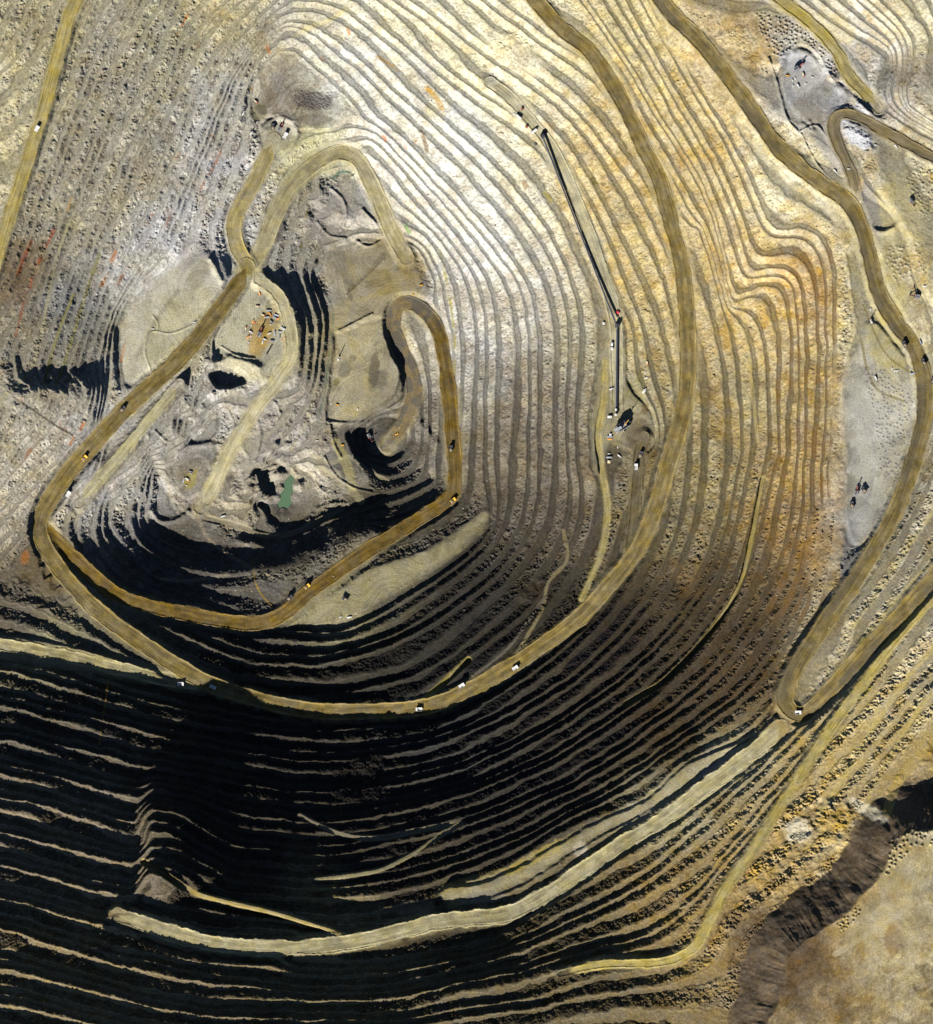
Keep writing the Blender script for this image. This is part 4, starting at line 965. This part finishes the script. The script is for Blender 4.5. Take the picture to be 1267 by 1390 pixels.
def make_cabin(m):
    t = thing('site_cabin', '', 'cabin')
    w = part('walls', m, t, lambda bm: bm_box(bm, (0, 0, 1.5), (12, 3.2, 2.8)), 0.05)
    part('roof', ROOF, t, lambda bm: bm_prism(bm, [(-6.2, 2.9), (6.2, 2.9), (6.2, 3.1), (0, 3.4), (-6.2, 3.1)], -1.8, 1.8))
    part('door', DARK, t, lambda bm: bm_box(bm, (1.5, -1.63, 1.25), (1.0, 0.08, 2.1)))
    part('window', GLASS, t, lambda bm: bm_box(bm, (-2.5, -1.63, 1.8), (1.6, 0.08, 0.9)))
    return t
P_ = {'pw': make_pickup(WHITE), 'pr': make_pickup(RED), 'sw': make_flatbed(WHITE, WHITE), 'so': make_flatbed(ORG, ORG), 'sr': make_flatbed(RED, TAN), 'sb': make_flatbed(BLUE, STEEL), 'dz': make_dozer(), 'cw': make_cabin(WHITE), 'cg': make_cabin(STEEL), 'cr': make_cabin(RUST)}
usedp = set()
def put(kind, px, py, a, lab, grp, sc=1.0):
    o = P_[kind]
    if kind in usedp: o = copy_tree(o)
    usedp.add(kind)
    o['label'] = lab
    if grp: o['group'] = grp
    elif 'group' in o: del o['group']
    o.scale = (sc,) * 3
    place(o, px, py, a); return o
YD = 'vehicles and cabins in the service yard'
for k, px, py, a, lab in [
 ('so',352,398,-75,'orange tanker truck alone at the north end of the service yard'),('sr',349,415,10,'red and tan truck left of the yard, below the orange tanker'),
 ('sr',357,427,-20,'red truck with tan box at the top of the orange stain in the yard'),('pr',346,437,75,'red pickup beside an orange truck in the yard left row'),
 ('so',343,436,80,'orange truck beside a red pickup in the yard left row'),('pw',341,441,45,'white pickup below the orange truck in the yard left row'),
 ('sr',333,445,75,'red truck farthest left in the service yard'),('sw',340,450,-30,'white truck midway down the yard left row'),
 ('so',336,457,45,'orange truck at the lower end of the yard left row'),('pw',340,456,80,'white pickup touching the last orange truck of the left row'),
 ('pw',337,464,30,'white pickup below the last orange truck of the yard left row'),('cw',364,421,0,'white cabin at the top centre of the service yard'),
 ('cg',362,430,10,'grey cabin under the white cabin in the yard centre'),('so',366,426,-60,'orange truck parked against the grey cabin in the yard centre'),
 ('cr',373,431,-30,'rust red cabin right of the yard centre'),('cw',375,427,-15,'white cabin above the rust red one in the yard'),
 ('so',377,432,40,'orange truck at the right side of the yard scrap piles'),('sb',368,436,-40,'blue truck in the middle of the yard'),
 ('pw',367,440,20,'white pickup just below the blue truck in the yard'),('sw',365,452,30,'white truck right of the dark serviced shovel'),
 ('sw',359,460,-20,'white truck by the tail of the dark serviced shovel'),('sw',356,464,75,'white truck below the serviced shovel, lowest of its cluster'),
 ('sb',369,462,0,'blue truck low in the centre of the yard'),('cg',372,452,80,'grey cabin standing upright in the middle right of the yard'),
 ('cw',384,445,-30,'white cabin alone on the right side of the yard'),('cg',380,450,0,'grey cabin under the lone white cabin at the right'),
 ('sb',379,457,80,'blue truck beside the stacked timber mats')]:
    put(k, px, py, a, lab, YD)
for i, (px, py, a) in enumerate([(383,459,70),(386,460,70),(381,458,70)]):
    if i == 2: break
    o = part('timber_mats', PIPE, None, lambda bm: [bm_box(bm, (0, y_, 0.5), (13, 1.0, 0.8)) for y_ in (-1.2, 0, 1.2)])
    o['label'] = ['left stack of brown timber mats in the yard', 'right stack of brown timber mats in the yard'][i]; o['category'] = 'timber mats'; o['group'] = 'timber mats in the yard'
    place(o, px, py, a)
for i in range(5):
    o = part('tyre_stack', RUB, None, lambda bm: [bm_tube(bm, (0, 0, z_), (0, 0, z_ + 0.9), 1.9, 14) for z_ in (0.1, 1.1, 2.1)])
    o['label'] = ['top', 'second from the top', 'middle', 'second from the bottom', 'bottom'][i] + ' black tyre stack in the short row below the yard'; o['category'] = 'tyre stack'; o['group'] = 'tyre stacks below the yard'
    place(o, 368 - i * 1.5, 469 + i * 2.6, 0)
SC = 'vehicles around the small yellow camp'
for k, px, py, a, lab in [('sb',258,640,-10,'topmost dark blue truck on the yellow camp strip'),('pw',258,643,-20,'white pickup right under the topmost truck of the camp strip'),('sw',253,650,-25,'white truck in the middle of the yellow camp strip'),
 ('cw',248,652,70,'white cabin on the left edge of the yellow camp strip'),('sr',254,652,-30,'red truck right of the white cabin on the camp strip'),('pw',252,659,-10,'lowest white pickup on the yellow camp strip')]:
    put(k, px, py, a, lab, SC)
for k, px, py, a, lab in [('dz',571,386,10,'upper yellow bulldozer on the ochre floor near the inner bend'),('dz',561,398,80,'lower yellow bulldozer at the head of the inner bend'),('dz',457,549,-10,'yellow bulldozer at the lower left of the brown floor'),
 ('pw',485,555,80,'white pickup at the bottom of the brown floor'),('dz',464,604,0,'yellow bulldozer in the dark corner under the brown floor'),('dz',538,589,30,'yellow bulldozer on the grey ramp above the deepest hollow'),
 ('dz',1067,105,0,'yellow bulldozer left of the largest shovel'),('sr',1089,104,-65,'red truck right of the largest shovel'),('pw',1074,111,-60,'white pickup just below the largest shovel, left of two'),('pw',1078,109,85,'white pickup just below the largest shovel, right of two'),
 ('pw',1075,119,85,'dark shaded pickup lowest under the largest shovel'),('sw',1082,119,-60,'white service truck south of the largest shovel'),('pw',1092,116,40,'lone pickup on the white heap right of the red truck'),('pw',1101,107,0,'farthest right pickup on the white heap'),
 ('sw',1132,234,-50,'white service truck on the grey strip between roads in the upper right'),('pw',1150,231,0,'small pickup on the edge berm near the grey strip'),('sw',1214,201,-50,'service truck hugging the lower edge of the grey spur road'),
 ('pw',1186,199,0,'pickup by the snowy white heap below the grey spur bend'),('sw',1253,390,0,'service truck up the slope from the yellow bench shovel'),('sb',1248,465,-65,'thin dark truck between the two rim road haul trucks'),
 ('pw',1209,501,80,'pickup left of two others on the pale bench'),('pw',1213,504,40,'middle pickup of three on the pale bench'),('pw',1216,504,40,'right pickup of three on the pale bench'),('sw',1187,514,-65,'service truck among the drill cones'),
 ('cg',1237,508,10,'grey cabin on the berm inside the right rim road'),('pw',1180,421,60,'pickup just above the white drill on the right bench'),
 ('pw',462,838,40,'pickup at the left end of the pair low on the pale ledge'),('sw',474,838,10,'white truck at the right end of the pair low on the pale ledge'),('pw',530,822,20,'white pickup on the dark edge of the pale ledge'),
 ('pw',207,446,0,'black looking pickup on the wide pale flat left of the camp'),('pw',263,437,0,'pickup right on the wide pale flat left of the camp'),('sw',302,701,20,'white truck at the lower end of the camp road'),
 ('pw',430,598,0,'pickup on the yellow floor south of the green pipe'),('sw',341,180,60,'service truck beside the pond on the upper left'),('sw',330,153,60,'dark service truck under the pale wall at the upper left'),('sr',347,137,-40,'red truck on the north bank of the small pond'),
 ('sr',344,420,0,'red pickup van parked on the pale lane beside the yard'),
 ('sr',879,493,-70,'red truck on the equipment laydown between benches east of the belt'),('pw',876,506,90,'white pickup below the red truck on the laydown'),('sw',878,513,20,'white service truck lowest on the laydown, above the boulders'),
 ('sw',876,530,70,'dark service truck beside another south of the laydown'),('sw',874,531,70,'dark service truck left of its twin south of the laydown')]:
    if 'red pickup van' in lab: continue
    put(k, px, py, a, lab, 'light vehicles and machines around the pit', 1.3 if k in ('pw',) else 1.15)

# ---------------------------------------------------------------- overland conveyor, transfer houses, crusher
def conveyor(pts, w, label, hgt=6.0):
    t = thing('conveyor', label, 'conveyor')
    t.location = (PX(pts[0][0]), PY(pts[0][1]), ground(*pts[0]))
    base = Vector(t.location)
    (x0_, y0_), (x1_, y1_) = pts
    n = max(3, int(math.hypot(x1_ - x0_, y1_ - y0_) / 4))
    zz = np.array([ground(x0_ + (x1_ - x0_) * i / n, y0_ + (y1_ - y0_) * i / n) for i in range(n + 1)])
    kk = np.arange(n + 1); fit = np.polyfit(kk, zz, 2); zf = np.maximum(np.polyval(fit, kk), 0)
    zf = zf + max(0, (zz - zf).max() * 0.6)
    P3 = [Vector((PX(x0_ + (x1_ - x0_) * i / n), PY(y0_ + (y1_ - y0_) * i / n), zf[i] + hgt)) - base for i in range(n + 1)]
    d_ = (P3[-1] - P3[0]); d_.z = 0; d_.normalize(); s_ = Vector((-d_.y, d_.x, 0))
    def strip(bm, off, hw_, th):
        prev = None
        for p in P3:
            c = [bm.verts.new(p + s_ * (off + a * hw_) + Vector((0, 0, b * th))) for a, b in ((-1, 0), (1, 0), (1, 1), (-1, 1))]
            if prev:
                for i in range(4): bm.faces.new((prev[i], prev[(i + 1) % 4], c[(i + 1) % 4], c[i]))
            prev = c
    part('belt', BELT, t, lambda bm: strip(bm, 0, w * 0.32, 0.3))
    part('hood', ROOF, t, lambda bm: strip(bm, -w * 0.42, w * 0.07, 0.9))
    part('truss', DARK, t, lambda bm: (strip(bm, -w * 0.5, 0.2, -1.6), strip(bm, w * 0.5, 0.2, -1.6), [bm_tube(bm, p - s_ * w * 0.5 + Vector((0, 0, -1.4)), p + s_ * w * 0.5 + Vector((0, 0, -1.4)), 0.15, 5) for p in P3]))
    for i in range(1, n, 3):
        gz = zz[i] - base.z
        part('trestle', STEEL, t, lambda bm: (bm_tube(bm, P3[i] - s_ * w * 0.5 + Vector((0, 0, -1.5)), Vector((P3[i].x, P3[i].y, gz - 1)) - s_ * w * 0.7, 0.25, 5), bm_tube(bm, P3[i] + s_ * w * 0.5 + Vector((0, 0, -1.5)), Vector((P3[i].x, P3[i].y, gz - 1)) + s_ * w * 0.7, 0.25, 5)))
    return t
conveyor([(738,188),(836,438)], 5.0, 'long black belt conveyor running up the eastern terrace')
conveyor([(838,446),(837,560)], 5.0, 'shorter dark conveyor between the crusher and the transfer tower')
def building(name, label, cat, px, py, a, dims, roofm, wallm, hood=False):
    t = thing(name, label, cat)
    lx, ly, lz = dims
    part('walls', wallm, t, lambda bm: bm_box(bm, (0, 0, lz / 2), (lx, ly, lz)), 0.1)
    part('roof', roofm, t, lambda bm: bm_prism(bm, [(-lx / 2 - .4, lz), (lx / 2 + .4, lz), (lx / 2 + .4, lz + .3), (0, lz + 1.2), (-lx / 2 - .4, lz + .3)], -ly / 2 - .4, ly / 2 + .4))
    part('door', DARK, t, lambda bm: bm_box(bm, (0, -ly / 2 - 0.05, 1.6), (2.6, 0.1, 3.0)))
    part('window', GLASS, t, lambda bm: bm_box(bm, (lx * 0.3, -ly / 2 - 0.05, min(lz - 1.2, 3.2)), (1.6, 0.1, 1.0)))
    place(t, px, py, a, tilt=False)
    return t
EQ = 'buildings along the conveyor'
for args in [
 ('transfer_tower','steel transfer tower at the top end of the long conveyor','tower',737,185,-65,(10,9,12),DARK,DARK),
 ('drive_house','long white roofed drive house up slope of the upper transfer tower','building',725,178,-52,(5,16,5),WHITE,STEEL),
 ('electrical_house','long white electrical house at the far upper end of the conveyor terrace','building',704,159,-42,(15,6,7),WHITE,STEEL),
 ('storage_shed','small white shed next to the long electrical house','shed',698,155,-42,(5,4,4),WHITE,WHITE),
 ('storage_shed','small dark shed just above the upper drive house','shed',715,172,-40,(6,5,5),RUST,RUST),
 ('storage_shed','brown shed on the crest road above the conveyor head','shed',709,148,0,(5,5,4),RUST,RUST),
 ('storage_shed','round looking brown tank shed right of the upper transfer tower','shed',740,179,20,(6,5,5),RUST,STEEL),
 ('storage_shed','dark violet shed left below the upper transfer tower','shed',728,195,20,(7,6,4),DARK,DARK),
 ('transfer_tower','transfer tower joining the long and the short conveyor','tower',838,442,0,(9,9,12),DARK,STEEL),
 ('electrical_house','upper white electrical house left of the short conveyor','building',831,467,90,(8,4,5),WHITE,WHITE),
 ('electrical_house','lower white electrical house left of the short conveyor','building',831,473,90,(7,4,5),WHITE,WHITE),
 ('storage_shed','white shed across the track from the middle transfer tower','shed',820,439,0,(5,5,4),WHITE,WHITE),
 ('storage_shed','red topped shed beside the lower end of the long conveyor','shed',839,424,-60,(7,5,4),RED,STEEL),
 ('sample_house','bright white sample house at the foot of the short conveyor, upper of two','building',836.5,556,0,(4,4,9),WHITE,WHITE),
 ('sample_house','bright white sample house next to the crusher, lower of two','building',836.5,563,0,(5,4,9),WHITE,WHITE),
 ('storage_shed','white flat shed left of the crusher','shed',828,566,0,(10,5,4),WHITE,WHITE),
 ('storage_shed','white shed below the crusher apron, above the red container','shed',829,590,0,(5,4,3),WHITE,WHITE),
 ('storage_shed','pale shed on the lower track south of the crusher','shed',827,627,0,(6,6,3),TAN,TAN)]:
    o = building(*args); o['group'] = EQ
for k, px, py, a, lab in [('cr',828,593,0,'red container below the white shed south of the crusher'),('so',828,596,0,'orange truck just under the red container'),('pw',837,587,-30,'pickup by the crusher apron, left of the retaining wall'),
  ('sw',841,619,-40,'white service truck on the slope south of the crusher'),('pw',839,607,90,'pickup on the narrow lane south of the crusher'),('pw',827,616,0,'pickup beside the pale shed south of the crusher'),('cg',827,621,0,'grey cabin just above the pale shed'),
  ('sw',830,528,20,'white service truck left of the short conveyor near its foot')]:
    put(k, px, py, a, lab, 'light vehicles and machines around the pit', 1.1)
def crusher():
    t = thing('primary_crusher', 'huge dark primary crusher station at the foot of the conveyor', 'crusher')
    part('base_block', STEEL, t, lambda bm: (bm_box(bm, (0, 0, 9), (26, 13, 18)), bm_box(bm, (-16, -3, 6), (12, 9, 12)), bm_box(bm, (17, 3, 5), (10, 10, 10))), 0.2)
    def hop(bm):
        for (cx_, cy_, rz_) in ((0, 7.5, 0), (0, -7.5, 0)): bm_box(bm, (cx_, cy_, 19.5), (22, 0.6, 5), rx=0.35 * (1 if cy_ < 0 else -1))
        for cx_ in (-11, 11): bm_box(bm, (cx_, 0, 19.5), (0.6, 15, 5))
    part('hopper', DARK, t, hop)
    part('tower', ROOF, t, lambda bm: (bm_box(bm, (-7, -2, 23), (8, 7, 10)), bm_box(bm, (-17, 0, 15), (9, 7, 6))), 0.1)
    c = part('crane', YEL, t, lambda bm: (bm_tube(bm, (9, 0, 18), (9, 0, 29), 0.9), bm_tube(bm, (9, 0, 28), (21, 5, 33), 0.5), bm_box(bm, (8, 0, 29), (3, 2.4, 2))))
    part('hook', DARK, c, lambda bm: (bm_tube(bm, (21, 5, 33), (21, 5, 24), 0.12, 5), bm_box(bm, (21, 5, 23.5), (1, .6, 1.2))))
    part('walkway', STEEL, t, lambda bm: (bm_box(bm, (0, -9.6, 14), (30, 1.6, 0.3)), [bm_tube(bm, (x_, -10.3, 0), (x_, -10.3, 14), 0.25, 5) for x_ in (-14, -7, 0, 7, 14)]))
    place(t, 845, 578, 30, tilt=False)
    wl = thing('retaining_wall', 'zigzag concrete retaining wall between crusher and truck pad', 'wall')
    part('panel', WHITE, wl, lambda bm: bm_box(bm, (0, 0, 5), (20, 1.2, 12)), 0, None)
    part('side_panel', TAN, wl, lambda bm: bm_box(bm, (-11.5, -4.5, 4), (1.2, 11, 10)))
    place(wl, 851, 579, 28, tilt=False)
crusher()
# loose boulders thrown around the flats: too many to count
def boulders(seed, regs, n):
    R = random.Random(seed)
    bm = bmesh.new()
    for _ in range(n):
        x0_, y0_, x1_, y1_ = R.choice(regs)
        px, py = R.uniform(x0_, x1_), R.uniform(y0_, y1_)
        r = 0.5 + 1.5 * R.random() ** 4
        z_ = ground(px, py)
        q = bmesh.ops.create_icosphere(bm, subdivisions=1, radius=r)
        sx, sy, sz = R.uniform(.7, 1.3), R.uniform(.7, 1.3), R.uniform(.5, .9)
        for v in q['verts']:
            k = R.uniform(.82, 1.15)
            v.co = Vector((v.co.x * sx * k + PX(px), v.co.y * sy * k + PY(py), v.co.z * sz * k + z_ + r * 0.25))
    me = bpy.data.meshes.new('loose_boulders'); bm.to_mesh(me); bm.free(); me.materials.append(LOAD2)
    o = bpy.data.objects.new('loose_boulders', me); scene.collection.objects.link(o)
    o['kind'] = 'stuff'; o['label'] = 'loose boulders scattered over benches and pit floor'; o['category'] = 'boulders'
LOAD2 = mat('pale boulder rock', (150, 142, 122), 0.95, 0, 0.3)
boulders(5, [(0,0,320,520),(100,560,330,740),(370,270,640,740),(620,400,860,760),(930,330,1267,1000),(1000,1000,1200,1240),(300,700,640,840)], 1500)
bpy.context.view_layer.update()
